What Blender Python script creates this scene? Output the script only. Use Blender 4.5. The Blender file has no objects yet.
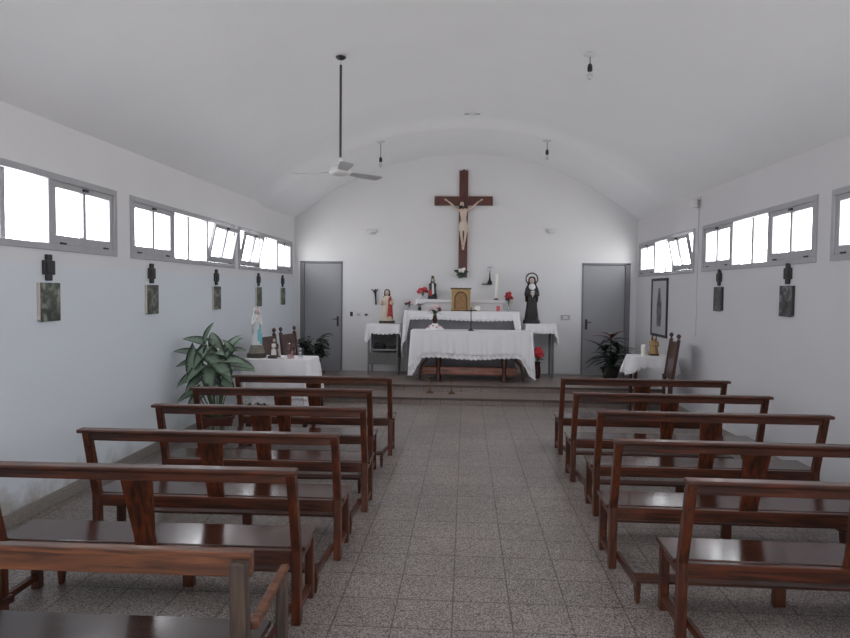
import bpy, bmesh, math, random
from mathutils import Vector, Matrix
R = math.radians
PI = math.pi
random.seed(7)
scn = bpy.context.scene
col = scn.collection

# ------------------------------------------------------------------ mesh helper
class MB:
    def __init__(s):
        s.v = []; s.f = []; s.uv = {}
    def add(s, vs, fs, M=None):
        b = len(s.v)
        for p in vs:
            p = Vector(p)
            s.v.append(tuple(M @ p) if M else tuple(p))
        for f in fs:
            s.f.append(tuple(b + i for i in f))
        return s
    def box(s, x0, x1, y0, y1, z0, z1, M=None):
        vs = [(x, y, z) for z in (z0, z1) for y in (y0, y1) for x in (x0, x1)]
        return s.add(vs, [(0, 2, 3, 1), (4, 5, 7, 6), (0, 1, 5, 4), (2, 6, 7, 3), (0, 4, 6, 2), (1, 3, 7, 5)], M)
    def prism(s, poly, t0, t1, axis='y', M=None):
        """extrude a 2D outline; axis y: outline is (x,z); axis x: (y,z); axis z: (x,y)"""
        n = len(poly)
        def P(a, b, t):
            return (a, t, b) if axis == 'y' else ((t, a, b) if axis == 'x' else (a, b, t))
        vs = [P(a, b, t0) for a, b in poly] + [P(a, b, t1) for a, b in poly]
        fs = [tuple(range(n)), tuple(range(2 * n - 1, n - 1, -1))]
        fs += [(i, i + n, (i + 1) % n + n, (i + 1) % n) for i in range(n)]
        return s.add(vs, fs, M)
    def lathe(s, prof, n=20, c=(0, 0, 0), M=None):
        vs = []; fs = []
        for r, z in prof:
            for k in range(n):
                a = 2 * PI * k / n
                vs.append((c[0] + r * math.cos(a), c[1] + r * math.sin(a), c[2] + z))
        for i in range(len(prof) - 1):
            for k in range(n):
                a = i * n + k; b = i * n + (k + 1) % n
                fs.append((a, b, b + n, a + n))
        fs.append(tuple(range(n - 1, -1, -1)))
        fs.append(tuple(range((len(prof) - 1) * n, len(prof) * n)))
        return s.add(vs, fs, M)
    def loft(s, secs, n=28, M=None):
        """secs: (z, cx, cy, rx, ry, fold amplitude, folds)"""
        vs = []; fs = []
        for q in secs:
            z, cx, cy, rx, ry = q[:5]
            am, nf = (q[5], q[6]) if len(q) > 5 else (0, 1)
            for k in range(n):
                a = 2 * PI * k / n
                m = 1 + am * math.sin(nf * a + z * 7)
                vs.append((cx + rx * m * math.cos(a), cy + ry * m * math.sin(a), z))
        for i in range(len(secs) - 1):
            for k in range(n):
                a = i * n + k; b = i * n + (k + 1) % n
                fs.append((a, b, b + n, a + n))
        fs.append(tuple(range(n - 1, -1, -1)))
        fs.append(tuple(range((len(secs) - 1) * n, len(secs) * n)))
        return s.add(vs, fs, M)
    def tube(s, pts, r, n=8, r1=None):
        pts = [Vector(p) for p in pts]
        vs = []; fs = []
        m = len(pts)
        for i, p in enumerate(pts):
            d = (pts[min(i + 1, m - 1)] - pts[max(i - 1, 0)])
            d = d.normalized() if d.length > 1e-9 else Vector((0, 0, 1))
            u = d.cross(Vector((0, 0, 1)))
            if u.length < 1e-3: u = d.cross(Vector((1, 0, 0)))
            u.normalize(); w = d.cross(u)
            rr = r if r1 is None else r + (r1 - r) * i / (m - 1)
            for k in range(n):
                a = 2 * PI * k / n
                vs.append(p + u * rr * math.cos(a) + w * rr * math.sin(a))
        for i in range(m - 1):
            for k in range(n):
                a = i * n + k; b = i * n + (k + 1) % n
                fs.append((a, b, b + n, a + n))
        fs.append(tuple(range(n - 1, -1, -1)))
        fs.append(tuple(range((m - 1) * n, m * n)))
        return s.add(vs, fs)
    def ball(s, c, rx, ry=None, rz=None, n=12, M=None):
        ry = ry or rx; rz = rz or rx
        m = max(6, n // 2 + 2)
        vs = []; fs = []
        for i in range(1, m):
            t = PI * i / m
            for k in range(n):
                a = 2 * PI * k / n
                vs.append((c[0] + rx * math.sin(t) * math.cos(a), c[1] + ry * math.sin(t) * math.sin(a), c[2] - rz * math.cos(t)))
        b = len(vs); vs += [(c[0], c[1], c[2] - rz), (c[0], c[1], c[2] + rz)]
        for i in range(m - 2):
            for k in range(n):
                a = i * n + k; d = i * n + (k + 1) % n
                fs.append((a, d, d + n, a + n))
        for k in range(n):
            fs.append((b, (k + 1) % n, k))
            fs.append((b + 1, (m - 2) * n + k, (m - 2) * n + (k + 1) % n))
        return s.add(vs, fs, M)

def obj(name, mb, mat=None, parent=None, smooth=False, bevel=0, segs=2, loc=None):
    me = bpy.data.meshes.new(name)
    me.from_pydata(mb.v, [], mb.f)
    bm = bmesh.new(); bm.from_mesh(me)
    bmesh.ops.recalc_face_normals(bm, faces=bm.faces)
    bm.to_mesh(me); bm.free()
    if mat: me.materials.append(mat)
    o = bpy.data.objects.new(name, me)
    col.objects.link(o)
    if parent: o.parent = parent
    if loc: o.location = loc
    if smooth:
        for p in me.polygons: p.use_smooth = True
        me.set_sharp_from_angle(angle=R(50))
    if bevel:
        b = o.modifiers.new('bevel', 'BEVEL'); b.width = bevel; b.segments = segs; b.limit_method = 'ANGLE'; b.angle_limit = R(40)
        b.harden_normals = False
    if mb.uv:
        ul = me.uv_layers.new(name='leaf')
        for lp in me.loops:
            ul.data[lp.index].uv = mb.uv.get(lp.vertex_index, (0, 0))
    return o

def tag(o, label=None, cat=None, group=None, kind=None):
    if label: o['label'] = label
    if cat: o['category'] = cat
    if group: o['group'] = group
    if kind: o['kind'] = kind
    return o
def thing(name, label, cat, loc=(0, 0, 0), rz=0, group=None):
    o = bpy.data.objects.new(name, None); col.objects.link(o)
    o.empty_display_size = .1
    o.location = loc; o.rotation_euler = (0, 0, rz)
    return tag(o, label, cat, group)
def struct(name, mb, m, parent=None, label=None, cat=None, **k):
    o = obj(name, mb, m, parent, **k)
    if not parent:
        o['kind'] = 'structure'
        if label: tag(o, label, cat)
    return o
def dup(o, loc, rz=0, label=None, group=None):
    def rec(a, par):
        c = a.copy(); col.objects.link(c)
        if par: c.parent = par
        for ch in [x for x in kids.get(a.name, [])]: rec(ch, c)
        return c
    kids = {}
    for x in list(col.objects):
        if x.parent: kids.setdefault(x.parent.name, []).append(x)
    r = rec(o, None)
    r.location = loc; r.rotation_euler = (0, 0, rz)
    if label: r['label'] = label
    if group: r['group'] = group
    return r

# ------------------------------------------------------------------ materials
def srgb(r, g, b):
    f = lambda c: (c / 255 / 12.92) if c / 255 <= .04045 else ((c / 255 + .055) / 1.055) ** 2.4
    return (f(r), f(g), f(b), 1)
def mat(name, c, rough=.6, metal=0, coat=0, spec=.5, trans=0, var=0, vscale=8, bump=0, bscale=60):
    m = bpy.data.materials.new(name); m.use_nodes = True
    nt = m.node_tree; p = nt.nodes['Principled BSDF']
    p.inputs['Base Color'].default_value = c
    p.inputs['Roughness'].default_value = rough
    p.inputs['Metallic'].default_value = metal
    p.inputs['Coat Weight'].default_value = coat
    p.inputs['Coat Roughness'].default_value = .1
    p.inputs['Specular IOR Level'].default_value = spec
    tc = nt.nodes.new('ShaderNodeTexCoord')
    if var:
        n = nt.nodes.new('ShaderNodeTexNoise'); n.inputs['Scale'].default_value = vscale; n.inputs['Detail'].default_value = 5
        nt.links.new(tc.outputs['Object'], n.inputs['Vector'])
        r = nt.nodes.new('ShaderNodeValToRGB')
        r.color_ramp.elements[0].position = .3; r.color_ramp.elements[1].position = .7
        r.color_ramp.elements[0].color = tuple(x * (1 - var) for x in c[:3]) + (1,)
        r.color_ramp.elements[1].color = tuple(min(1, x * (1 + var)) for x in c[:3]) + (1,)
        nt.links.new(n.outputs['Fac'], r.inputs['Fac']); nt.links.new(r.outputs['Color'], p.inputs['Base Color'])
    if bump:
        n = nt.nodes.new('ShaderNodeTexNoise'); n.inputs['Scale'].default_value = bscale; n.inputs['Detail'].default_value = 4
        nt.links.new(tc.outputs['Object'], n.inputs['Vector'])
        b = nt.nodes.new('ShaderNodeBump'); b.inputs['Strength'].default_value = bump; b.inputs['Distance'].default_value = .01
        nt.links.new(n.outputs['Fac'], b.inputs['Height']); nt.links.new(b.outputs['Normal'], p.inputs['Normal'])
    return m
def wood(name, c0, c1, rough=.3, coat=.4, axis=0, scale=1.0):
    m = mat(name, c0, rough, coat=coat); nt = m.node_tree; p = nt.nodes['Principled BSDF']
    tc = nt.nodes.new('ShaderNodeTexCoord'); mp = nt.nodes.new('ShaderNodeMapping')
    sc = [14 * scale] * 3; sc[axis] = 1.2 * scale; mp.inputs['Scale'].default_value = sc
    n = nt.nodes.new('ShaderNodeTexNoise'); n.inputs['Scale'].default_value = 3; n.inputs['Detail'].default_value = 7; n.inputs['Distortion'].default_value = .6
    r = nt.nodes.new('ShaderNodeValToRGB'); r.color_ramp.elements[0].position = .35; r.color_ramp.elements[1].position = .68
    r.color_ramp.elements[0].color = c0; r.color_ramp.elements[1].color = c1
    nt.links.new(tc.outputs['Object'], mp.inputs['Vector']); nt.links.new(mp.outputs['Vector'], n.inputs['Vector'])
    nt.links.new(n.outputs['Fac'], r.inputs['Fac']); nt.links.new(r.outputs['Color'], p.inputs['Base Color'])
    b = nt.nodes.new('ShaderNodeBump'); b.inputs['Strength'].default_value = .12; b.inputs['Distance'].default_value = .004
    nt.links.new(n.outputs['Fac'], b.inputs['Height']); nt.links.new(b.outputs['Normal'], p.inputs['Normal'])
    return m

def plaster(name, c, damp=None, blue=None):
    m = mat(name, c, .75, spec=.25, bump=.12, bscale=25); nt = m.node_tree; p = nt.nodes['Principled BSDF']
    tc = nt.nodes.new('ShaderNodeTexCoord')
    n = nt.nodes.new('ShaderNodeTexNoise'); n.inputs['Scale'].default_value = 1.3; n.inputs['Detail'].default_value = 5
    nt.links.new(tc.outputs['Object'], n.inputs['Vector'])
    r = nt.nodes.new('ShaderNodeValToRGB'); r.color_ramp.elements[0].position = .3; r.color_ramp.elements[1].position = .7
    r.color_ramp.elements[0].color = tuple(x * .97 for x in c[:3]) + (1,); r.color_ramp.elements[1].color = c
    nt.links.new(n.outputs['Fac'], r.inputs['Fac'])
    out = r.outputs['Color']
    sep = nt.nodes.new('ShaderNodeSeparateXYZ'); nt.links.new(tc.outputs['Object'], sep.inputs[0])
    def mr(src, a, b, c_, d):
        q = nt.nodes.new('ShaderNodeMapRange'); q.inputs[1].default_value = a; q.inputs[2].default_value = b; q.inputs[3].default_value = c_; q.inputs[4].default_value = d
        nt.links.new(src, q.inputs[0]); return q.outputs[0]
    def math_(op, a, b):
        q = nt.nodes.new('ShaderNodeMath'); q.operation = op
        for i, x in enumerate((a, b)):
            if isinstance(x, (int, float)): q.inputs[i].default_value = x
            else: nt.links.new(x, q.inputs[i])
        return q.outputs[0]
    def mixc(fac, a, b):
        q = nt.nodes.new('ShaderNodeMix'); q.data_type = 'RGBA'
        nt.links.new(fac, q.inputs[0]); nt.links.new(a, q.inputs[6]); q.inputs[7].default_value = b
        return q.outputs[2]
    if blue:  # cool sky light on the lower wall, painted into the plaster colour
        out = mixc(mr(sep.outputs['Z'], 1.78, 1.86, 1, 0), out, blue)
    if damp:
        y0, y1, h = damp
        n2 = nt.nodes.new('ShaderNodeTexNoise'); n2.inputs['Scale'].default_value = 2.6; n2.inputs['Detail'].default_value = 8; n2.inputs['Roughness'].default_value = .65
        nt.links.new(tc.outputs['Object'], n2.inputs['Vector'])
        hz = math_('ADD', mr(sep.outputs['Z'], 0, h, 1, 0), 0)
        w = math_('MULTIPLY', mr(sep.outputs['Y'], y0 - 1.2, y0, 0, 1), mr(sep.outputs['Y'], y1, y1 + 1.2, 1, 0))
        k = math_('ADD', math_('MULTIPLY', hz, 1.0), math_('MULTIPLY', math_('SUBTRACT', n2.outputs['Fac'], .5), 2.2))
        k = math_('MULTIPLY', mr(k, .55, 1.1, 0, .75), w)
        out = mixc(k, out, srgb(140, 124, 108))
    nt.links.new(out, p.inputs['Base Color'])
    return m

def terrazzo(name, c_lo, c_hi, grout, size, ox, oy, rough=.35):
    m = mat(name, c_hi, rough, spec=.4); nt = m.node_tree; p = nt.nodes['Principled BSDF']
    tc = nt.nodes.new('ShaderNodeTexCoord')
    mp = nt.nodes.new('ShaderNodeMapping'); mp.inputs['Location'].default_value = (ox, oy, 0)
    nt.links.new(tc.outputs['Object'], mp.inputs['Vector'])
    v = nt.nodes.new('ShaderNodeTexVoronoi'); v.inputs['Scale'].default_value = 190
    nt.links.new(tc.outputs['Object'], v.inputs['Vector'])
    bw = nt.nodes.new('ShaderNodeRGBToBW'); nt.links.new(v.outputs['Color'], bw.inputs[0])
    r = nt.nodes.new('ShaderNodeValToRGB'); r.color_ramp.elements[0].position = .25; r.color_ramp.elements[1].position = .75
    r.color_ramp.elements[0].color = c_lo; r.color_ramp.elements[1].color = c_hi
    nt.links.new(bw.outputs[0], r.inputs['Fac'])
    n = nt.nodes.new('ShaderNodeTexNoise'); n.inputs['Scale'].default_value = 1.1; n.inputs['Detail'].default_value = 6
    nt.links.new(tc.outputs['Object'], n.inputs['Vector'])
    r2 = nt.nodes.new('ShaderNodeValToRGB'); r2.color_ramp.elements[0].position = .3; r2.color_ramp.elements[1].position = .7
    r2.color_ramp.elements[0].color = (.78, .78, .78, 1); r2.color_ramp.elements[1].color = (1, 1, 1, 1)
    nt.links.new(n.outputs['Fac'], r2.inputs['Fac'])
    mx = nt.nodes.new('ShaderNodeMix'); mx.data_type = 'RGBA'; mx.blend_type = 'MULTIPLY'; mx.inputs[0].default_value = 1
    nt.links.new(r.outputs['Color'], mx.inputs[6]); nt.links.new(r2.outputs['Color'], mx.inputs[7])
    br = nt.nodes.new('ShaderNodeTexBrick'); br.offset = 0; br.squash = 1
    br.inputs['Scale'].default_value = 1; br.inputs['Brick Width'].default_value = size; br.inputs['Row Height'].default_value = size
    br.inputs['Mortar Size'].default_value = .0045; br.inputs['Mortar Smooth'].default_value = .2
    br.inputs['Color1'].default_value = (1, 1, 1, 1); br.inputs['Color2'].default_value = (.9, .9, .9, 1); br.inputs['Mortar'].default_value = grout
    nt.links.new(mp.outputs['Vector'], br.inputs['Vector'])
    mx2 = nt.nodes.new('ShaderNodeMix'); mx2.data_type = 'RGBA'; mx2.blend_type = 'MULTIPLY'; mx2.inputs[0].default_value = 1
    nt.links.new(mx.outputs[2], mx2.inputs[6]); nt.links.new(br.outputs['Color'], mx2.inputs[7])
    nt.links.new(mx2.outputs[2], p.inputs['Base Color'])
    return m
def glass(name, tint=(1, 1, 1, 1), gloss=.08, rough=.03):
    m = bpy.data.materials.new(name); m.use_nodes = True; nt = m.node_tree
    nt.nodes.remove(nt.nodes['Principled BSDF'])
    t = nt.nodes.new('ShaderNodeBsdfTransparent'); t.inputs['Color'].default_value = tint
    g = nt.nodes.new('ShaderNodeBsdfGlossy'); g.inputs['Roughness'].default_value = rough
    mx = nt.nodes.new('ShaderNodeMixShader'); mx.inputs[0].default_value = gloss
    nt.links.new(t.outputs[0], mx.inputs[1]); nt.links.new(g.outputs[0], mx.inputs[2])
    nt.links.new(mx.outputs[0], nt.nodes['Material Output'].inputs[0])
    return m
def lace(name, c):
    m = mat(name, c, .8, spec=.2); nt = m.node_tree; p = nt.nodes['Principled BSDF']
    tc = nt.nodes.new('ShaderNodeTexCoord')
    v = nt.nodes.new('ShaderNodeTexVoronoi'); v.inputs['Scale'].default_value = 55; v.feature = 'DISTANCE_TO_EDGE'
    nt.links.new(tc.outputs['Object'], v.inputs['Vector'])
    r = nt.nodes.new('ShaderNodeValToRGB'); r.color_ramp.elements[0].position = .28; r.color_ramp.elements[1].position = .32
    r.color_ramp.elements[0].color = (1, 1, 1, 1); r.color_ramp.elements[1].color = (0.35, 0.35, 0.35, 1)
    nt.links.new(v.outputs['Distance'], r.inputs['Fac']); nt.links.new(r.outputs['Color'], p.inputs['Alpha'])
    return m
def leafmat(name, mid, edge, rough=.45):
    m = mat(name, mid, rough); nt = m.node_tree; p = nt.nodes['Principled BSDF']
    uv = nt.nodes.new('ShaderNodeUVMap'); uv.uv_map = 'leaf'
    sep = nt.nodes.new('ShaderNodeSeparateXYZ'); nt.links.new(uv.outputs[0], sep.inputs[0])
    tc = nt.nodes.new('ShaderNodeTexCoord')
    n = nt.nodes.new('ShaderNodeTexNoise'); n.inputs['Scale'].default_value = 45; n.inputs['Detail'].default_value = 3
    nt.links.new(tc.outputs['Object'], n.inputs['Vector'])
    a = nt.nodes.new('ShaderNodeMath'); a.operation = 'MULTIPLY_ADD'; a.inputs[1].default_value = .7; a.inputs[2].default_value = -.35
    nt.links.new(n.outputs['Fac'], a.inputs[0])
    b = nt.nodes.new('ShaderNodeMath'); b.operation = 'ADD'; nt.links.new(sep.outputs['X'], b.inputs[0]); nt.links.new(a.outputs[0], b.inputs[1])
    r = nt.nodes.new('ShaderNodeValToRGB'); r.color_ramp.elements[0].position = .45; r.color_ramp.elements[1].position = .85
    r.color_ramp.elements[0].color = mid; r.color_ramp.elements[1].color = edge
    nt.links.new(b.outputs[0], r.inputs['Fac']); nt.links.new(r.outputs['Color'], p.inputs['Base Color'])
    return m

M = dict(
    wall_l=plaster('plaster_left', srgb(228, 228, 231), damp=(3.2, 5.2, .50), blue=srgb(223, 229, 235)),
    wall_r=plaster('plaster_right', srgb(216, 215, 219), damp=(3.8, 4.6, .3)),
    wall_b=plaster('plaster_back', srgb(224, 224, 226)),
    ceil=plaster('plaster_ceiling', srgb(236, 237, 240)),
    floor=terrazzo('terrazzo_tiles', srgb(84, 76, 73), srgb(186, 175, 169), (.42, .4, .38, 1), .2975, .345 + .2975 * 20, -3.107 + .2975 * 30),
    plat=terrazzo('platform_tiles', srgb(120, 106, 100), srgb(168, 154, 148), (.45, .42, .4, 1), .2975, .345 + .2975 * 20, 0, .3),
    skirt=mat('terrazzo_skirting', srgb(152, 146, 140), .4, var=.25, vscale=90),
    nosing=mat('step_nosing', srgb(84, 72, 68), .5),
    frame=mat('grey_painted_metal', srgb(172, 172, 177), .5, var=.05),
    dark=mat('dark_metal', srgb(45, 45, 48), .4, metal=.4),
    glass=glass('window_glass'),
    door=mat('grey_door_paint', srgb(150, 151, 155), .38, var=.03, vscale=2),
    doorfr=mat('grey_door_frame', srgb(120, 121, 126), .45),
    pew=wood('mahogany_varnish', srgb(36, 16, 9), srgb(94, 43, 19), .42, .1),
    pewseat=wood('mahogany_seat_varnish', srgb(34, 16, 11), srgb(80, 38, 22), .2, .3),
    pewv=wood('mahogany_varnish_upright', srgb(38, 17, 10), srgb(104, 48, 20), .42, .1, axis=2),
    pewf=wood('mahogany_varnish_fore_aft', srgb(38, 17, 10), srgb(96, 43, 19), .4, .1, axis=1),
    old=wood('worn_brown_wood', srgb(68, 40, 27), srgb(128, 78, 50), .5, .1),
    oldd=wood('worn_dark_wood', srgb(48, 38, 33), srgb(92, 74, 64), .5, .1, axis=2),
    olds=wood('dark_shiny_seat_wood', srgb(38, 26, 24), srgb(66, 46, 42), .2, .5),
    cloth=mat('white_linen', srgb(236, 235, 238), .85, spec=.15, bump=.1, bscale=300),
    lace=lace('white_lace', srgb(236, 234, 237)),
    grey=mat('grey_masonry', srgb(128, 126, 130), .8, var=.08),
    white=mat('white_masonry', srgb(226, 224, 225), .7, var=.03),
    gold=mat('old_gold', srgb(168, 138, 92), .42, metal=.35, var=.15, vscale=20),
    golddoor=mat('bronze_relief', srgb(138, 106, 70), .4, metal=.4, var=.3, vscale=40, bump=.5, bscale=30),
    golddark=mat('dark_bronze', srgb(84, 62, 42), .45, metal=.3),
    altarw=wood('dark_altar_wood', srgb(48, 22, 18), srgb(86, 42, 32), .35, .3, axis=2),
    burl=wood('reddish_burl_wood', srgb(96, 42, 28), srgb(176, 98, 66), .35, .3, scale=1.6),
    crossw=wood('crucifix_wood', srgb(62, 26, 22), srgb(104, 48, 38), .4, .2, axis=2),
    skin=mat('painted_flesh', srgb(204, 182, 168), .5, var=.08, vscale=12),
    linen=mat('painted_linen', srgb(206, 196, 186), .6),
    hair=mat('painted_dark_hair', srgb(44, 32, 28), .6),
    black=mat('black_habit', srgb(32, 30, 32), .5, var=.2),
    blackp=mat('black_plastic', srgb(28, 28, 30), .4),
    brownh=mat('brown_robe', srgb(96, 62, 48), .6),
    cream=mat('cream_robe', srgb(206, 190, 172), .6, var=.08),
    red=mat('red_mantle', srgb(170, 58, 58), .6),
    maryf=mat('pale_painted_face', srgb(222, 204, 192), .5),
    maryw=mat('white_robe', srgb(228, 228, 230), .5),
    blue=mat('light_blue_sash', srgb(118, 192, 204), .5),
    rock=mat('painted_rock', srgb(134, 130, 118), .8, var=.3, vscale=14, bump=.5, bscale=20),
    rockd=mat('dark_rock', srgb(66, 60, 54), .8, var=.3, vscale=14),
    wax=mat('white_wax', srgb(236, 232, 226), .5),
    silver=mat('silver_metal', srgb(190, 190, 192), .3, metal=.9),
    brass=mat('aged_brass', srgb(110, 84, 62), .4, metal=.7),
    pet_r=mat('red_petals', srgb(196, 52, 62), .6, var=.2, vscale=30),
    pet_p=mat('pink_petals', srgb(214, 108, 116), .6, var=.25, vscale=30),
    pet_w=mat('white_pink_petals', srgb(226, 202, 204), .6, var=.12, vscale=40),
    pet_d=mat('maroon_petals', srgb(86, 40, 48), .6, var=.3, vscale=30),
    pet_l=mat('light_pink_petals', srgb(206, 150, 156), .6, var=.15, vscale=40),
    petw=mat('white_petals', srgb(236, 232, 228), .6),
    green=mat('dark_leaf', srgb(44, 62, 42), .5, var=.25, vscale=20),
    stem=mat('stem_green', srgb(92, 112, 74), .5),
    cal=leafmat('variegated_leaf', srgb(126, 146, 126), srgb(34, 46, 38)),
    dra=leafmat('dark_dracaena_leaf', srgb(34, 48, 36), srgb(22, 30, 24)),
    drar=leafmat('reddish_leaf', srgb(120, 62, 62), srgb(84, 44, 44)),
    pot=mat('terracotta_pot', srgb(98, 52, 42), .7, var=.12),
    potd=mat('dark_pot', srgb(48, 40, 38), .6),
    soil=mat('soil', srgb(52, 42, 34), .95, bump=.6),
    vase=mat('dark_red_vase', srgb(58, 28, 30), .25),
    clear=glass('clear_glass', (.93, .93, .95, 1), .16, .05),
    pinkglass=glass('pinkish_glass', (.86, .74, .74, 1), .14, .08),
    fanw=mat('white_enamel', srgb(214, 214, 216), .4),
    fanm=mat('fan_blade_grey', srgb(184, 184, 187), .45),
    rod=mat('rod_grey', srgb(70, 70, 72), .4, metal=.5),
    picframe=mat('dark_picture_frame', srgb(58, 56, 58), .5),
    stcross=mat('dark_iron_cross', srgb(52, 52, 54), .6, var=.2),
    chair=wood('dark_chair_wood', srgb(50, 28, 26), srgb(88, 54, 46), .4, .3, axis=2),
    mesh=mat('grey_shelf_paint', srgb(112, 112, 112), .6, var=.15, vscale=30),
)
def picmat(name, bg, fig, sc, seed):
    m = mat(name, bg, .35); nt = m.node_tree; p = nt.nodes['Principled BSDF']
    tc = nt.nodes.new('ShaderNodeTexCoord'); mp = nt.nodes.new('ShaderNodeMapping')
    mp.inputs['Location'].default_value = (seed, seed * .7, 0)
    n = nt.nodes.new('ShaderNodeTexNoise'); n.inputs['Scale'].default_value = sc; n.inputs['Detail'].default_value = 6; n.inputs['Distortion'].default_value = 1.2
    nt.links.new(tc.outputs['Object'], mp.inputs[0]); nt.links.new(mp.outputs[0], n.inputs['Vector'])
    r = nt.nodes.new('ShaderNodeValToRGB'); e = r.color_ramp.elements
    e[0].position = .38; e[0].color = tuple(x * .35 for x in bg[:3]) + (1,)
    e[1].position = .7; e[1].color = fig
    k = e.new(.52); k.color = bg
    nt.links.new(n.outputs['Fac'], r.inputs['Fac']); nt.links.new(r.outputs['Color'], p.inputs['Base Color'])
    return m

# ------------------------------------------------------------------ the room
XL, XR, YB, YF = -3.11, 2.99, 11.65, -3.1
ZT, ZB = 2.51, 1.93
def ZS(y): return 2.831 + .0138 * y
XC = (XL + XR) / 2; HW = (XR - XL) / 2; SAG = 1.185
RAD = (HW * HW + SAG * SAG) / (2 * SAG)
def vault(x, y, drop=0):
    return ZS(y) + math.sqrt(RAD * RAD - (x - XC) ** 2) - (RAD - SAG) - drop

struct('floor', MB().box(XL - .3, XR + .3, YF - .3, YB + .3, -.15, 0), M['floor'])
# two steps up to the altar platform
mb = MB().box(XL, XR, 9.42, YB, 0.001, .10)
struct('floor_step', mb, M['plat'], label='lower tiled step across the room in front of the altar', cat='step')
mb = MB().box(XL, XR, 10.03, YB, .101, .20)
struct('floor_platform', mb, M['plat'], label='raised tiled altar platform at the back of the room', cat='platform')
for i, (y, z) in enumerate(((9.42, .10), (10.03, .20))):
    struct('trim_%d' % (i + 1), MB().box(XL + .002, XR - .002, y - .022, y - .001, z - .032, z), M['nosing'],
           label=('dark nosing strip along the lower altar step', 'dark nosing strip along the edge of the altar platform')[i], cat='trim', bevel=.004)

WINL = [(-2.86, -.12), (.01, 2.75), (2.88, 5.62), (5.86, 8.575), (8.735, 11.48)]
WINR = [(-2.86, -.12), (.01, 2.75), (2.85, 5.55), (5.775, 8.47), (8.76, 11.5)]
def side_wall(name, x0, x1, wins, m):
    mb = MB()
    mb.box(x0, x1, YF, YB, -.1, ZB)
    def topbox(ya, yb):
        vs = [(x, y, z) for z in (0, 1) for y in (ya, yb) for x in (x0, x1)]
        vs = [(x, y, ZT if z == 0 else ZS(y) + .1) for x, y, z in vs]
        mb.add(vs, [(0, 2, 3, 1), (4, 5, 7, 6), (0, 1, 5, 4), (2, 6, 7, 3), (0, 4, 6, 2), (1, 3, 7, 5)])
    topbox(YF, YB)
    ys = [YF] + [v for w in wins for v in w] + [YB]
    for i in range(0, len(ys), 2):
        if ys[i + 1] > ys[i] + .001: mb.box(x0, x1, ys[i], ys[i + 1], ZB, ZT)
    return struct(name, mb, m)
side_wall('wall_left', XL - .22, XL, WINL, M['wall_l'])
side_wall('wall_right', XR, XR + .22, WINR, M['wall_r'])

def end_wall(name, y0, y1, yin, holes, m):
    """holes: (x0,x1,z0,z1); built of vertical strips up to the vault"""
    mb = MB()
    xs = sorted(set([XL, XR] + [h[0] for h in holes] + [h[1] for h in holes] + [XL + (XR - XL) * i / 40 for i in range(41)]))
    for a, b in zip(xs[:-1], xs[1:]):
        if b - a < 1e-5: continue
        mid = (a + b) / 2
        segs = [(-.1, None)]
        for h in holes:
            if h[0] <= mid <= h[1]:
                segs = [(-.1, h[2]), (h[3], None)]
        for z0, z1 in segs:
            if z1 is not None:
                if z1 - z0 > .001: mb.box(a, b, y0, y1, z0, z1)
            else:
                za, zb = vault(a, yin) + .06, vault(b, yin) + .06
                vs = [(a, y0, z0), (b, y0, z0), (a, y1, z0), (b, y1, z0), (a, y0, za), (b, y0, zb), (a, y1, za), (b, y1, zb)]
                mb.add(vs, [(0, 2, 3, 1), (4, 5, 7, 6), (0, 1, 5, 4), (2, 6, 7, 3), (0, 4, 6, 2), (1, 3, 7, 5)])
    return struct(name, mb, m)
DL = (-3.0, -2.225); DR = (2.045, 2.885); DZ = 2.175
end_wall('wall_back', YB, YB + .2, YB, [(DL[0], DL[1], .2, DZ), (DR[0], DR[1], .2, DZ)], M['wall_b'])
end_wall('wall_front', YF - .2, YF, YF, [(-.75, .65, 0, 2.1)], M['wall_b'])

# barrel vault: nave, then a slightly lower sanctuary bay
mb = MB(); NX = 64
rows = [(YF - .2, 0), (0, 0), (4, 0), (8, 0), (9.30, 0), (9.38, .003), (9.46, .012), (9.54, .03), (9.62, .055), (9.68, .075), (9.73, .086), (9.80, .09), (10.5, .09), (YB + .2, .09)]
vs = []
for y, d in rows:
    for i in range(NX + 1):
        x = XL - .0 + (XR - XL) * i / NX
        e = min(1, .5 + 12 * min(i, NX - i) / NX)
        vs.append((x, y, vault(x, y, d * e)))
n1 = len(vs)
vs += [(x, y, z + .12) for x, y, z in vs]
fs = []
for j in range(len(rows) - 1):
    for i in range(NX):
        a = j * (NX + 1) + i
        fs.append((a, a + 1, a + NX + 2, a + NX + 1)); fs.append((a + n1, a + n1 + NX + 1, a + n1 + NX + 2, a + n1 + 1))
for j in range(len(rows) - 1):
    for i in (0, NX):
        a = j * (NX + 1) + i; b = a + NX + 1
        fs.append((a, b, b + n1, a + n1))
for i in range(NX):
    for j in (0, len(rows) - 1):
        a = j * (NX + 1) + i
        fs.append((a, a + 1, a + 1 + n1, a + n1))
mb.add(vs, fs)
struct('ceiling', mb, M['ceil'], smooth=True)

for side, x0, x1 in (('left', XL, XL + .015), ('right', XR - .015, XR)):
    struct('baseboard_' + side, MB().box(x0, x1, YF, 9.39, 0, .10), M['skirt'], bevel=.003,
           label='speckled stone skirting along the %s wall' % side, cat='baseboard')

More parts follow.
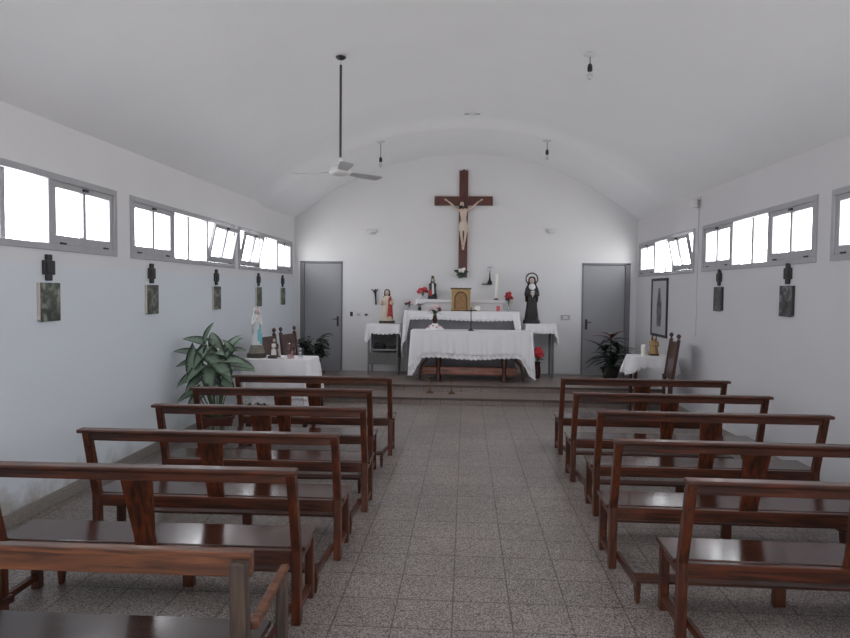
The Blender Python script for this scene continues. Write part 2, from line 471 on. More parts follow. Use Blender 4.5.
# ------------------------------------------------------------------ windows
def window(idx, side, y0, y1, tilts, label):
    """frame fills the opening; three bays: sash, fixed light, sash. local x is outward"""
    s = -1 if side == 'left' else 1
    xw = XL if side == 'left' else XR
    root = thing('window_%d' % idx, label, 'window', (xw, (y0 + y1) / 2, ZB))
    root['kind'] = 'structure'
    w = (y1 - y0) / 2; h = ZT - ZB
    def bx(mb, a, b, c, d, e, f, Mx=None):
        xa, xb = sorted((s * a, s * b)); mb.box(xa, xb, c, d, e, f, Mx)
    fr = MB(); B = .05
    for c in ((-w, w, 0, B), (-w, w, h - B, h), (-w, -w + B, B, h - B), (w - B, w, B, h - B)):
        bx(fr, -.015, .10, *c)
    b1 = w / 3
    for yy in (-b1, b1): bx(fr, -.005, .09, yy - .024, yy + .024, B, h - B)
    obj('frame', fr, M['frame'], root, bevel=.004)
    bays = [(-w + B, -b1 - .024), (-b1 + .024, b1 - .024), (b1 + .024, w - B)]
    for k, (a, b) in enumerate(bays):
        t = tilts[k]
        if t is None:                                   # fixed light with one glazing bar
            g = MB(); bx(g, .035, .05, (a + b) / 2 - .025, (a + b) / 2 + .025, B, h - B)
            bar = obj('glazing_bar', g, M['frame'], root)
            g = MB(); bx(g, .044, .048, a, b, B, h - B)
            obj('pane', g, M['glass'], bar)
        else:
            Mx = Matrix.Translation((s * .02, 0, B + .005)) @ Matrix.Rotation(-s * R(t), 4, 'Y') @ Matrix.Translation((-s * .02, 0, -B - .005))
            g = MB(); g_ = .001 if t == 0 else .006; a2, b2 = a + g_, b - g_; z0, z1 = B + g_, h - B - g_; q = .048
            for c in ((a2, b2, z0, z0 + .07), (a2, b2, z1 - q, z1), (a2, a2 + q, z0 + .07, z1 - q), (b2 - q, b2, z0 + .07, z1 - q),
                      ((a2 + b2) / 2 - .02, (a2 + b2) / 2 + .02, z0 + .07, z1 - q)):
                bx(g, .0, .035, *c, Mx)
            sash = obj('sash', g, M['frame'], root, bevel=.003)
            g = MB(); bx(g, .016, .020, a2 + q, b2 - q, z0 + .07, z1 - q, Mx)
            obj('pane', g, M['glass'], sash)
            g = MB()
            m_ = (a2 + b2) / 2
            bx(g, -.018, -.001, m_ - .03, m_ + .03, z1 - .032, z1 - .012, Mx)
            for hy in (a2 + .12, b2 - .12): bx(g, -.010, -.001, hy - .035, hy + .035, z0 + .002, z0 + .016, Mx)
            obj('latch', g, M['dark'], sash)
    return root
WL = 'grey metal strip window high in the left wall, '
WR = 'grey metal strip window high in the right wall, '
window(1, 'left', *WINL[4], (12, None, 0), WL + 'beside the back corner')
window(2, 'left', *WINL[3], (0, None, 12), WL + 'second from the back corner')
window(3, 'left', *WINL[2], (0, None, 0), WL + 'third from the back corner, cut by the photo edge')
window(4, 'left', *WINL[1], (0, None, 0), WL + 'fourth from the back corner')
window(5, 'left', *WINL[0], (0, None, 0), WL + 'nearest the entrance')
window(6, 'right', *WINR[4], (12, None, 0), WR + 'beside the back corner')
window(7, 'right', *WINR[3], (0, None, 0), WR + 'second from the back corner')
window(8, 'right', *WINR[2], (0, None, 0), WR + 'third from the back corner, cut by the photo edge')
window(9, 'right', *WINR[1], (0, None, 0), WR + 'fourth from the back corner')
window(10, 'right', *WINR[0], (0, None, 0), WR + 'nearest the entrance')

# ------------------------------------------------------------------ doors in the back wall
def door(idx, x0, x1, jamb_side, label):
    root = thing('door_%d' % idx, label, 'door', ((x0 + x1) / 2, YB, .2)); root['kind'] = 'structure'
    w = (x1 - x0) / 2; h = DZ - .2
    a, b = (.075, .03) if jamb_side == 'left' else (.03, .085)
    fr = MB().box(-w, -w + a, -.012, .10, 0, h).box(w - b, w, -.012, .10, 0, h).box(-w, w, -.012, .10, h - .035, h)
    fr.box(-w + a, -w + a + .015, .063, .10, 0, h - .035).box(w - b - .015, w - b, .063, .10, 0, h - .035).box(-w + a, w - b, .063, .10, h - .05, h - .035)
    fr.box(-w + a, w - b, .063, .10, 0, .012)
    obj('frame', fr, M['doorfr'], root, bevel=.004)
    le = MB().box(-w + a + .003, w - b - .003, .02, .06, .0008, h - .039)
    lf = obj('leaf', le, M['door'], root, bevel=.002)
    hx = (w - b - .06) if jamb_side == 'left' else (-w + a + .06)
    sg = -1 if hx > 0 else 1
    hd = MB().box(hx - .018, hx + .018, .008, .0195, .80, .98)
    hd.tube([(hx, .012, .93), (hx, -.03, .93), (hx + sg * .085, -.035, .93)], .007, 8)
    obj('handle', hd, M['rod'], lf, smooth=True)
    return root
door(1, *DL, 'left', 'plain grey door at the left of the back wall, behind the dark bushy plant')
door(2, *DR, 'right', 'plain grey door at the right of the back wall, behind the potted palm-like plant')

# ------------------------------------------------------------------ pews
def make_pew(L, label, side):
    t = thing('pew', label, 'pew')
    h = L / 2; TOP = .80; SZ = .372
    lean = lambda z: -.02 - .11 * max(0, (z - SZ)) / (TOP - SZ)
    m, mv, mf = M['pew'], M['pewv'], M['pewf']
    s = MB().box(-h - .012, h + .012, .035, .325, SZ - .022, SZ)
    obj('seat', s, M['pewseat'], t, bevel=.006)
    # rear posts: straight to the seat, then leaning back
    for sx in (-1, 1):
        x0, x1 = sorted((sx * h, sx * (h - .045)))
        poly = [(-.02, 0), (.032, 0), (.032, SZ), (lean(TOP - .025) + .046, TOP - .025), (lean(TOP - .025), TOP - .025), (-.02, SZ)]
        obj('leg', MB().prism(poly, x0, x1, 'x'), mv, t, bevel=.004)
    for sx in (-1, 1):
        x0, x1 = sorted((sx * h, sx * (h - .045)))
        obj('leg', MB().box(x0, x1, .265, .31, 0, SZ - .023), mv, t, bevel=.004)
    # top rail with an overhanging cap
    y = lean(TOP - .045)
    rail = MB().box(-h + .046, h - .046, y + .006, y + .042, TOP - .069, TOP - .025)
    r = obj('top_rail', rail, m, t, bevel=.004)
    c = MB().box(-h - (.03 if side < 0 else .004), h + (.03 if side > 0 else .004), y - .014, y + .058, TOP - .0245, TOP)
    obj('cap', c, m, r, bevel=.008, segs=3)
    # central splat, waisted, leaning with the posts
    z0, z1 = SZ + .002, TOP - .070
    wv = []
    for z, w in ((z0, .052), (z0 + .06, .05), (z0 + .14, .058), (z1 - .05, .072), (z1, .075)):
        wv.append((z, w))
    sp = MB()
    vs = []
    for z, w in wv:
        yy = lean(z) + .006
        if z < SZ + .05: yy = max(yy, -.012)
        vs += [(-w, yy, z), (w, yy, z), (w, yy + .026, z), (-w, yy + .026, z)]
    fs = [(0, 1, 2, 3), tuple(range(len(vs) - 1, len(vs) - 5, -1))]
    for i in range(len(wv) - 1):
        for k in range(4):
            a = i * 4 + k; b = i * 4 + (k + 1) % 4
            fs.append((a, b, b + 4, a + 4))
    sp.add(vs, fs)
    obj('splat', sp, mv, t, bevel=.003)
    obj('apron', MB().box(-h + .046, h - .046, -.016, .016, SZ - .072, SZ + .001), m, t, bevel=.004)
    obj('apron', MB().box(-h + .046, h - .046, .272, .302, SZ - .075, SZ - .023), m, t, bevel=.004)
    for sx in (-1, 1):
        x0, x1 = sorted((sx * (h - .008), sx * (h - .038)))
        obj('side_rail', MB().box(x0, x1, .033, .264, SZ - .075, SZ - .023), mf, t, bevel=.003)
        obj('runner', MB().box(x0, x1, .033, .264, .05, .085), mf, t, bevel=.003)
    # kneeler carried behind on two arms, inside the line of the legs
    kn = obj('kneeler', MB().box(-h + .05, h - .05, -.46, -.36, .115, .131), m, t, bevel=.004)
    for sx in (-1, 1):
        x0, x1 = sorted((sx * (h - .05), sx * (h - .075)))
        obj('kneeler_arm', MB().prism([(.03, .05), (.03, .09), (-.34, .114), (-.46, .114), (-.46, .085)], x0, x1, 'x'), mf, kn, bevel=.003)
        obj('kneeler_foot', MB().prism([(x0 - .004, .084), (x1 + .004, .084), (x1 - .004, 0), (x0 + .004, 0)], -.45, -.41, 'y'), mv, kn, bevel=.003)
    obj('kneeler_foot', MB().box(-.03, .03, -.425, -.385, 0, .114), mv, kn, bevel=.003)
    return t
NTH = ['nearest the altar', 'second from the altar', 'middle of five', 'fourth from the altar', 'fifth from the altar']
xl, xr = -1.525, 1.745
rowsL = [(6.41, -1.495, 1.5), (5.60, -1.575, 2.0), (4.74, -1.49, 1.0), (3.87, -1.52, .6), (3.09, -1.57, .8)]
rowsR = [(6.63, 1.765, -.6), (5.68, 1.735, -.4), (4.83, 1.765, .2), (3.90, 1.68, -.5), (3.11, 1.83, -.8)]
extraL = ['', '', '', '', '']
pl = make_pew(1.555, '', -1)
pr = make_pew(1.61, '', 1)
for i in range(5):
    y, x, rz = rowsL[i]
    lab = 'dark varnished wooden pew left of the aisle, ' + NTH[i] + extraL[i]
    o = pl if i == 0 else dup(pl, (x, y, 0), R(rz))
    o.location = (x, y, 0); o.rotation_euler = (0, 0, R(rz)); o['label'] = lab; o['group'] = 'pews left of the aisle'
    y, x, rz = rowsR[i]
    lab = 'dark varnished wooden pew right of the aisle, ' + NTH[i] + ('', '', '', '', ', cut by photo edge')[i]
    o = pr if i == 0 else dup(pr, (x, y, 0), R(rz))
    o.location = (x, y, 0); o.rotation_euler = (0, 0, R(rz)); o['label'] = lab; o['group'] = 'pews right of the aisle'

# the worn older bench at the very front left of the photo
t = thing('bench', 'old worn wooden bench with an armrest and pale top rail, nearest on the left', 'bench', (-1.585, 2.22, 0), R(.5))
h = .86
obj('top_rail', MB().box(-h + .02, h - .015, -.03, .01, .638, .728), M['old'], t, bevel=.005)
for sx in (-1, 1):
    x0, x1 = sorted((sx * (h - .02), sx * (h - .08)))
    obj('leg', MB().prism([(-.075, .705), (-.032, .705), (-.002, .33), (0.0, 0), (-.06, 0), (-.06, .33)], x0, x1, 'x'), M['oldd'], t, bevel=.005)
for sx in (-1, 1):
    x0, x1 = sorted((sx * (h - .0), sx * (h - .045)))
    obj('leg', MB().box(x0, x1, .375, .42, 0, .469), M['oldd'], t, bevel=.005)
for sx in (-1, 1):
    x0, x1 = sorted((sx * (h + .0), sx * (h - .036)))
    obj('armrest', MB().prism([(.0, .435), (.43, .47), (.43, .495), (.0, .465)], x0, x1, 'x'), M['old'], t, bevel=.006)
    x0, x1 = sorted((sx * (h - .005), sx * (h - .04)))
    obj('side_rail', MB().box(x0, x1, .003, .374, .06, .11), M['oldd'], t, bevel=.004)
obj('seat', MB().box(-h + .052, h - .052, .002, .35, .27, .292), M['olds'], t, bevel=.005)
obj('apron', MB().box(-h + .085, h - .085, -.04, -.005, .22, .292), M['oldd'], t, bevel=.004)

# ------------------------------------------------------------------ cloths
def cloth(name, label, x0, x1, y0, y1, z, hem, flare=.05, nf=9, amp=.02, lace_h=.05, seed=0, skip_back=True, parent=None, r=.03, scal=.022):
    """tablecloth: flat top, then a skirt that flares and folds. hem(side, u) gives the hem height; sides front,right,back,left"""
    rnd = random.Random(seed)
    ph = [rnd.uniform(0, 6.28) for _ in range(4)]
    P = []
    def side(ax, ay, bx, by, nx, ny, sd, n):
        for i in range(n):
            u = i / n
            P.append((ax + (bx - ax) * u, ay + (by - ay) * u, nx, ny, sd, u))
    def corner(cx, cy, a0, sd0, sd1):
        for i in range(7):
            a = a0 + PI / 2 * i / 6
            P.append((cx + r * math.cos(a), cy + r * math.sin(a), math.cos(a), math.sin(a), (sd0, sd1, i / 6), 0))
    nxs = max(24, int((x1 - x0) * 60)); nys = max(12, int((y1 - y0) * 60))
    side(x0 + r, y0, x1 - r, y0, 0, -1, 0, nxs); corner(x1 - r, y0 + r, -PI / 2, 0, 1)
    side(x1, y0 + r, x1, y1 - r, 1, 0, 1, nys); corner(x1 - r, y1 - r, 0, 1, 2)
    side(x1 - r, y1, x0 + r, y1, 0, 1, 2, nxs); corner(x0 + r, y1 - r, PI / 2, 2, 3)
    side(x0, y1 - r, x0, y0 + r, -1, 0, 3, nys); corner(x0 + r, y0 + r, PI, 3, 0)
    n = len(P)
    hz = []
    for (x, y, nx, ny, sd, u) in P:
        if isinstance(sd, tuple):
            a, b, q = sd
            v = hem(a, 1.0) * (1 - q) + hem(b, 0.0) * q
            v = min(v, v)
            cflag = 1
        else:
            v = hem(sd, u); cflag = 0
        hz.append((v, cflag))
    NR = 14
    vs = []; acc = 0; prev = None
    arc = []
    for q in P:
        if prev: acc += math.hypot(q[0] - prev[0], q[1] - prev[1])
        arc.append(acc); prev = q
    body, trim = MB(), MB()
    allrows = []
    for j in range(NR + 1):
        t = j / NR
        row = []
        for i, (x, y, nx, ny, sd, u) in enumerate(P):
            v, cf = hz[i]
            sc = scal * abs(math.sin(arc[i] * PI / .075)) * t
            zz = z - (z - v) * t - sc * 1.0 + scal * .5 * t
            if t < .12: zz = z - (z - v) * (t ** 1.6) * (.12 ** -.6)
            s2 = 0 if isinstance(sd, tuple) else sd
            w = amp * math.sin(arc[i] * nf + ph[0]) + amp * .5 * math.sin(arc[i] * nf * 2.3 + ph[1])
            off = (flare * (1 + .9 * cf) + w) * (t ** .8) * min(1, (z - v) / .3 + .25)
            off = max(off, .004 + .004 * t)
            if sd == 2: off = .004 + .01 * t
            row.append((x + nx * off, y + ny * off, zz))
        allrows.append(row)
    def skin(mb, j0, j1):
        b = len(mb.v)
        for j in range(j0, j1 + 1): mb.v += allrows[j]
        for j in range(j1 - j0):
            for i in range(n):
                a = b + j * n + i; c = b + j * n + (i + 1) % n
                mb.f.append((a, c, c + n, a + n))
    split = NR - 2 if lace_h else NR
    skin(body, 0, split)
    body.f.append(tuple(range(n)))
    o = obj(name, body, M['cloth'], parent, smooth=True)
    so = o.modifiers.new('thickness', 'SOLIDIFY'); so.thickness = .003; so.offset = 1
    if lace_h:
        skin(trim, split, NR)
        obj('lace_edge', trim, M['lace'], o, smooth=True)
    if label: tag(o, label, 'tablecloth')
    return o

# ------------------------------------------------------------------ front altar
t = thing('altar_table', 'dark wooden altar table under a long white lace cloth', 'altar', (.10, 10.6, .2))
obj('tabletop', MB().box(-.94, .94, -.24, .24, .77, .81), M['altarw'], t, bevel=.004)
obj('apron', MB().box(-.70, .70, -.20, .20, .60, .769), M['altarw'], t, bevel=.004)
for sx in (-1, 1):
    for sy in (-1, 1):
        obj('leg', MB().lathe([(.04, 0), (.045, .02), (.035, .05), (.032, .2), (.045, .3), (.036, .42), (.045, .599)], 16, (sx * .53, sy * .15, 0)), M['altarw'], t, smooth=True)
for sx in (-1, 1):
    pts = []
    for k in range(9):
        u = k / 8
        pts.append((sx * (.60 + .23 * u + .05 * math.sin(u * PI)), -.15, .56 - .54 * u - .05 * math.sin(u * 2 * PI)))
    pts = [(sx * .58, -.15, .59)] + pts
    obj('brace', MB().tube(pts, .028, 10, .02), M['altarw'], t, smooth=True)
obj('stretcher', MB().box(-.80, .75, -.02, .03, .09, .22), M['burl'], t, bevel=.01)
tag(t.children[-1], 'lighter reddish burl wood board')
def hem_front(sd, u):
    if sd == 0:
        e = max(0, 1 - min(u, 1 - u) / .09)
        return .585 - .28 * e ** 1.1 + .015 * math.sin(u * 9)
    if sd == 1: return .26 + .08 * u
    if sd == 3: return .36 - .06 * u
    return .62
cloth('altar_cloth', 'long white lace-edged cloth draped over the front altar table', -.87, 1.06, 10.35, 10.85, 1.018, hem_front, flare=.03, nf=26, amp=.022, seed=3)

# ------------------------------------------------------------------ high altar, retable and side tables
t = thing('high_altar', 'grey masonry high altar block behind the front altar table', 'altar', (-.07, 11.24, .2))
obj('body', MB().box(-.92, .92, -.16, .14, 0, 1.06), M['grey'], t, bevel=.006)
obj('top_slab', MB().box(-.965, .965, -.20, .145, 1.062, 1.11), M['grey'], t, bevel=.005)
def hem_high(sd, u):
    if sd == 0:
        return 1.165 + .01 * math.sin(u * 7)
    if sd == 1: return .62
    if sd == 3: return .50
    return 1.2
def hem_high2(sd, u):
    v = hem_high(sd, u)
    if sd == 0:
        e = max(0, 1 - min(u, 1 - u) / .035)
        v = v - .35 * e
    if sd == 1: v = .75 - .15 * min(1, u * 3)
    if sd == 3: v = .52 + .1 * max(0, u - .8) * 5
    return v
cloth('altar_cloth', 'short-fronted white lace cloth on the high altar, below the tabernacle', -1.038, .9, 11.03, 11.372, 1.313, hem_high2, flare=.03, nf=22, amp=.012, seed=5, scal=.018)
t = thing('retable_shelf', 'white stepped shelf against the back wall above the high altar', 'shelf', (-.095, 11.52, .2))
obj('body', MB().box(-.74, .74, -.115, .125, 0, 1.25), M['white'], t, bevel=.005)
obj('ledge', MB().box(-.77, .77, -.135, .127, 1.252, 1.30), M['white'], t, bevel=.005)
def hem_ret(sd, u):
    if sd == 0: return 1.46 - .05 * max(0, 1 - u / .12) + .006 * math.sin(u * 20)
    if sd == 3: return 1.40
    return 1.46
cloth('shelf_cloth', 'narrow white cloth runner along the top shelf behind the tabernacle', -.872, .682, 11.378, 11.646, 1.507, hem_ret, flare=.01, nf=30, amp=.005, lace_h=.02, seed=8, scal=.012)

# left side table with an open shelf
t = thing('side_table', 'low grey side table with a lower shelf, left of the altars', 'table', (-1.38, 11.33, .2))
obj('tabletop', MB().box(-.30, .235, -.24, .24, .83, .87), M['mesh'], t, bevel=.004)
for sx in (-.285, .215):
    for sy in (-.22, .22):
        obj('leg', MB().box(sx - .015, sx + .015, sy - .015, sy + .015, 0, .829), M['mesh'], t, bevel=.003)
obj('back_panel', MB().box(-.265, .195, .21, .225, .26, .82), M['mesh'], t)
obj('shelf', MB().box(-.268, .198, -.20, .20, .42, .44), M['frame'], t, bevel=.003)
obj('lower_panel', MB().box(-.268, .198, -.222, -.21, .18, .38), M['mesh'], t, bevel=.003)
def hem_sl(sd, u):
    if sd == 0: return .925 - .16 * max(0, 1 - u / .12) - .02 * math.sin(u * PI)
    if sd == 3: return .78
    return .86
cloth('side_table_cloth', 'small white cloth on the side table left of the altars', -1.70, -1.13, 11.07, 11.59, 1.078, hem_sl, flare=.02, nf=24, amp=.012, lace_h=0, seed=11)
def folded(x, y, z, w, d, h, m, name, label, cat):
    t = MB()
    for k in range(3):
        zz = k * h / 3
        t.box(-w / 2 + .01 * k, w / 2 - .006 * k, -d / 2, d / 2, zz, zz + h / 3 - .002)
    o = obj(name, t, m, bevel=.004, loc=(x, y, z)); tag(o, label, cat); return o
folded(-1.50, 11.28, .641, .2, .2, .085, M['blackp'], 'folded_cloth', 'dark folded cloth at the left on the open shelf of the side table', 'cloth')
folded(-1.27, 11.28, .641, .14, .2, .055, M['blackp'], 'book_stack', 'low dark stack of books at the right on the open shelf', 'books')
# right side table
t = thing('side_table', 'slim grey side table under the black-robed statue', 'table', (1.27, 11.33, .2))
obj('tabletop', MB().box(-.23, .24, -.23, .24, .86, .90), M['mesh'], t, bevel=.004)
for sx in (-.21, .215):
    for sy in (-.21, .21):
        obj('leg', MB().box(sx - .02, sx + .02, sy - .02, sy + .02, 0, .859), M['mesh'], t, bevel=.003)
def hem_sr(sd, u):
    if sd == 0: return .955
    if sd == 1: return .72 + .1 * math.sin(u * 4)
    return .94
cloth('side_table_cloth', 'white lace cloth under the black-robed statue', 1.03, 1.525, 11.08, 11.59, 1.108, hem_sr, flare=.025, nf=26, amp=.012, seed=13)

# tabernacle
t = thing('tabernacle', 'gold tabernacle box with an arched door at the centre of the high altar', 'tabernacle', (-.083, 11.20, 1.318))
obj('cabinet', MB().box(-.16, .16, -.09, .1, .012, .37), M['gold'], t, bevel=.004)
obj('plinth', MB().box(-.172, .172, -.1, .1, 0, .011), M['golddark'], t)
obj('cornice', MB().box(-.178, .178, -.105, .1, .371, .395), M['golddark'], t, bevel=.004)
def arch(w, h, n=12):
    pts = [(-w, .03), (w, .03), (w, h - w * 1.2)]
    for k in range(1, n + 1):
        a = k / n
        pts.append((w * math.cos(a * PI / 2) ** .9, h - w * 1.2 + w * 1.2 * math.sin(a * PI / 2)))
    for k in range(n - 1, -1, -1):
        a = k / n
        pts.append((-w * math.cos(a * PI / 2) ** .9, h - w * 1.2 + w * 1.2 * math.sin(a * PI / 2)))
    return pts
ar = obj('arch_moulding', MB().prism(arch(.112, .335), -.1, -.0905), M['golddark'], t)
dr = obj('arched_door', MB().prism(arch(.092, .31), -.106, -.1005), M['golddoor'], t)
for sx in (-.142, .142):
    obj('column', MB().lathe([(.014, .012), (.014, .03), (.009, .04), (.009, .34), (.014, .35), (.014, .37)], 10, (sx, -.1, 0)), M['gold'], t, smooth=True)
obj('finial_cross', MB().box(-.006, .006, -.006, .006, .396, .46).box(-.025, .025, -.006, .006, .43, .442), M['silver'], t)

# ------------------------------------------------------------------ figures
def head(t, c, r, face='skin', hair=None, up=0, fy=-1):
    hd = MB().ball(c, r * .8, r * .9, r * 1.05, 16)
    hd.ball((c[0], c[1] + fy * r * .9, c[2] - r * .1), r * .14, r * .2, r * .26, 8)
    hd.tube([(c[0], c[1], c[2] - r * .7), (c[0], c[1] - fy * r * .1, c[2] - r * 1.6)], r * .42, 10)
    o = obj('head', hd, M[face], t, smooth=True)
    ey = MB()
    for sx in (-1, 1): ey.ball((c[0] + sx * r * .3, c[1] + fy * r * .8, c[2] + r * .1), r * .1, r * .08, r * .06, 8)
    ey.box(c[0] - r * .22, c[0] + r * .22, c[1] + fy * r * .84 - r * .03, c[1] + fy * r * .84 + r * .03, c[2] - r * .52, c[2] - r * .45)
    obj('face_features', ey, M['hair'], o, smooth=True)
    return o
def veil(t, c, r, drop, m, wid=1.15, name='veil', open_a=55):
    mb = MB(); vs = []; fs = []; n = 22
    prof = [(0.15, 1.22), (.6, 1.1), (.95, .75), (1.12, .2), (1.15, -.5), (1.3 * wid, -1.4), (1.75 * wid, -2.4), (1.9 * wid, -drop * .6), (1.7 * wid, -drop)]
    for q, z in prof:
        for k in range(n + 1):
            a = R(-90 + open_a) + (R(360 - 2 * open_a)) * k / n
            w = 1 + .05 * math.sin(k * 1.7) * (1 if z < -1 else 0)
            vs.append((c[0] + r * q * w * math.cos(a), c[1] + r * q * .95 * w * math.sin(a), c[2] + r * z))
    for i in range(len(prof) - 1):
        for k in range(n):
            a = i * (n + 1) + k
            fs.append((a, a + 1, a + n + 2, a + n + 1))
    mb.add(vs, fs)
    o = obj(name, mb, m, t, smooth=True)
    s = o.modifiers.new('thickness', 'SOLIDIFY'); s.thickness = r * .12
    return o
def arms(t, sh, el, hd, r, m, name='sleeve'):
    for sx in (-1, 1):
        f = lambda p: (sx * p[0], p[1], p[2])
        pts = [Vector(f(sh)), Vector(f(el)), Vector(f(hd))]
        P = [pts[0].lerp(pts[1], k / 4) for k in range(4)] + [pts[1].lerp(pts[2], k / 4) for k in range(5)]
        P[4] = P[4] * .6 + (P[3] + P[5]) * .2
        obj(name, MB().tube(P, r, 12, r * .85), m, t, smooth=True)
def hands(t, hd, r, m='skin', spread=1):
    mb = MB()
    for sx in (-1, 1):
        mb.ball((sx * hd[0] * spread, hd[1], hd[2]), r * .5, r * .6, r, 10)
        for k in range(4):
            mb.tube([(sx * (hd[0] * spread) + (k - 1.5) * r * .22, hd[1] - r * .2, hd[2] + r * .5), (sx * hd[0] * spread + (k - 1.5) * r * .18, hd[1] - r * .3, hd[2] + r * (1.5 - .1 * abs(k - 1.5)))], r * .13, 6)
        mb.tube([(sx * hd[0] * spread, hd[1] - r * .3, hd[2]), (sx * hd[0] * spread - sx * r * .5, hd[1] - r * .6, hd[2] + r * .7)], r * .15, 6)
    return obj('hands', mb, M[m], t, smooth=True)

def robed(t, H, m, w=.16, name='robe', amp=.05, z0=0, nf=11):
    """robe standing to the neck, height H (base to neck)"""
    s = [(z0, 0, 0, w * .98, w * .78, amp, nf), (z0 + H * .06, 0, 0, w, w * .8, amp, nf), (z0 + H * .3, 0, 0, w * .84, w * .68, amp, nf), (z0 + H * .55, 0, 0, w * .76, w * .62, amp * .7, nf),
         (z0 + H * .7, 0, 0, w * .8, w * .62, amp * .4, nf), (z0 + H * .85, 0, 0, w * .88, w * .58, .01, nf), (z0 + H * .95, 0, 0, w * .6, w * .45, 0, 1), (z0 + H, 0, 0, w * .25, w * .25, 0, 1)]
    return obj(name, MB().loft(s, 44), m, t, smooth=True)

# 1. white statue with a blue sash on the rock base (table by the left wall)
TZ = .861
t = thing('statue', 'white Virgin statue with a light blue sash on a rock base, on the left table', 'statue', (-2.425, 7.42, TZ), R(25))
rb = MB().loft([(0, 0, 0, .10, .09, .04, 5), (.035, 0, 0, .104, .09, .05, 7), (.05, 0, 0, .092, .08, .08, 5), (.10, 0, 0, .078, .07, .1, 6), (.145, 0, 0, .068, .06, .08, 5)], 30)
obj('rock_base', rb, M['rock'], t, smooth=True)
obj('plinth', MB().loft([(-.001, 0, 0, .112, .10), (.04, 0, 0, .112, .10), (.05, 0, 0, .105, .094)], 30), M['rockd'], t, smooth=True)
robed(t, .36, M['maryw'], .06, z0=.145)
head(t, (0, -.01, .545), .032, face='maryf')
veil(t, (0, -.004, .547), .036, 7.5, M['maryw'], wid=.9, open_a=48)
arms(t, (.042, 0, .455), (.05, -.035, .38), (.014, -.066, .43), .017, M['maryw'])
hands(t, (.010, -.072, .445), .015, 'maryf', spread=.8)
sb = MB()
sb.prism([(.004, .33), (.026, .33), (.03, .2), (.004, .19)], -.054, -.048)
obj('blue_sash', sb, M['blue'], t, smooth=True)
mt = MB(); vs = []; fs = []
for j in range(10):
    z = .16 + .27 * j / 9
    rr = .063 - .010 * j / 9
    for k in range(9):
        a = R(-62 + 52 * k / 8)
        vs.append((rr * 1.03 * math.cos(a), rr * .84 * math.sin(a), z))
for j in range(9):
    for k in range(8):
        a = j * 9 + k; fs.append((a, a + 1, a + 10, a + 9))
mt.add(vs, fs)
o = obj('blue_mantle', mt, M['blue'], t, smooth=True); o.modifiers.new('thickness', 'SOLIDIFY').thickness = .006

# 2. small dark-veiled statue
t = thing('statue', 'small brown and white friar statue beside the blue-sashed statue', 'statue', (-2.20, 7.36, TZ), R(10))
obj('plinth', MB().loft([(0, 0, 0, .075, .06), (.02, 0, 0, .078, .062), (.03, 0, 0, .06, .05)], 24), M['rockd'], t, smooth=True)
robed(t, .155, M['brownh'], .05, z0=.03, nf=9)
o = MB().prism([(-.022, .172), (.022, .172), (.03, .04), (-.03, .04)], -.048, -.041)
obj('white_scapular', o, M['maryw'], t, bevel=.002)
head(t, (0, -.006, .205), .022)
veil(t, (0, -.002, .207), .024, 4.5, M['hair'], wid=.95, open_a=60, name='hood')
arms(t, (.036, 0, .16), (.042, -.02, .115), (.012, -.055, .12), .013, M['brownh'])
hands(t, (.012, -.06, .125), .01)

# 3. glasses
def tumbler(label, loc, r, h, m):
    o = obj('glass', MB().lathe([(r * .7, 0), (r * .72, .004), (r * .8, h * .5), (r, h), (r * .93, h), (r * .72, h * .5), (r * .62, .014), (.001, .012)], 24), m, smooth=True, loc=loc)
    tag(o, label, 'glass'); return o
tumbler('tall pinkish glass vase on the left table', (-2.00, 7.34, TZ), .055, .175, M['pinkglass'])
tumbler('short clear glass tumbler at the right end of the left table', (-1.90, 7.40, TZ), .042, .115, M['clear'])
o = obj('saucer', MB().lathe([(.02, 0), (.03, .003), (.05, .012), (.047, .014), (.028, .007), (.001, .006)], 24), M['maryw'], smooth=True, loc=(-2.10, 7.30, TZ))
tag(o, 'small white saucer in front of the friar statue on the left table', 'saucer')

# 4. saint with red mantle, left side table
t = thing('statue', 'cream-robed saint statue with a red mantle, on the left side table', 'statue', (-1.375, 11.33, 1.082))
obj('plinth', MB().box(-.13, .13, -.09, .09, 0, .045), M['rockd'], t, bevel=.008)
robed(t, .44, M['cream'], .105, z0=.045)
head(t, (0, -.012, .535), .045)
veil(t, (0, 0, .54), .048, 2.6, M['hair'], wid=.8, name='hair', open_a=62)
arms(t, (.08, 0, .43), (.105, -.03, .33), (.07, -.09, .36), .026, M['cream'])
hands(t, (.07, -.1, .375), .02)
mt = MB(); vs = []; fs = []
for j in range(12):
    z = .10 + .33 * j / 11
    rr = .108 - .026 * j / 11
    for k in range(9):
        a = R(-85 + 75 * k / 8 + j * 1.5)
        vs.append((rr * 1.04 * math.cos(a), rr * .86 * math.sin(a), z + .03 * math.sin(k * .5)))
for j in range(11):
    for k in range(8):
        a = j * 9 + k; fs.append((a, a + 1, a + 10, a + 9))
mt.add(vs, fs)
o = obj('red_mantle', mt, M['red'], t, smooth=True); o.modifiers.new('thickness', 'SOLIDIFY').thickness = .01

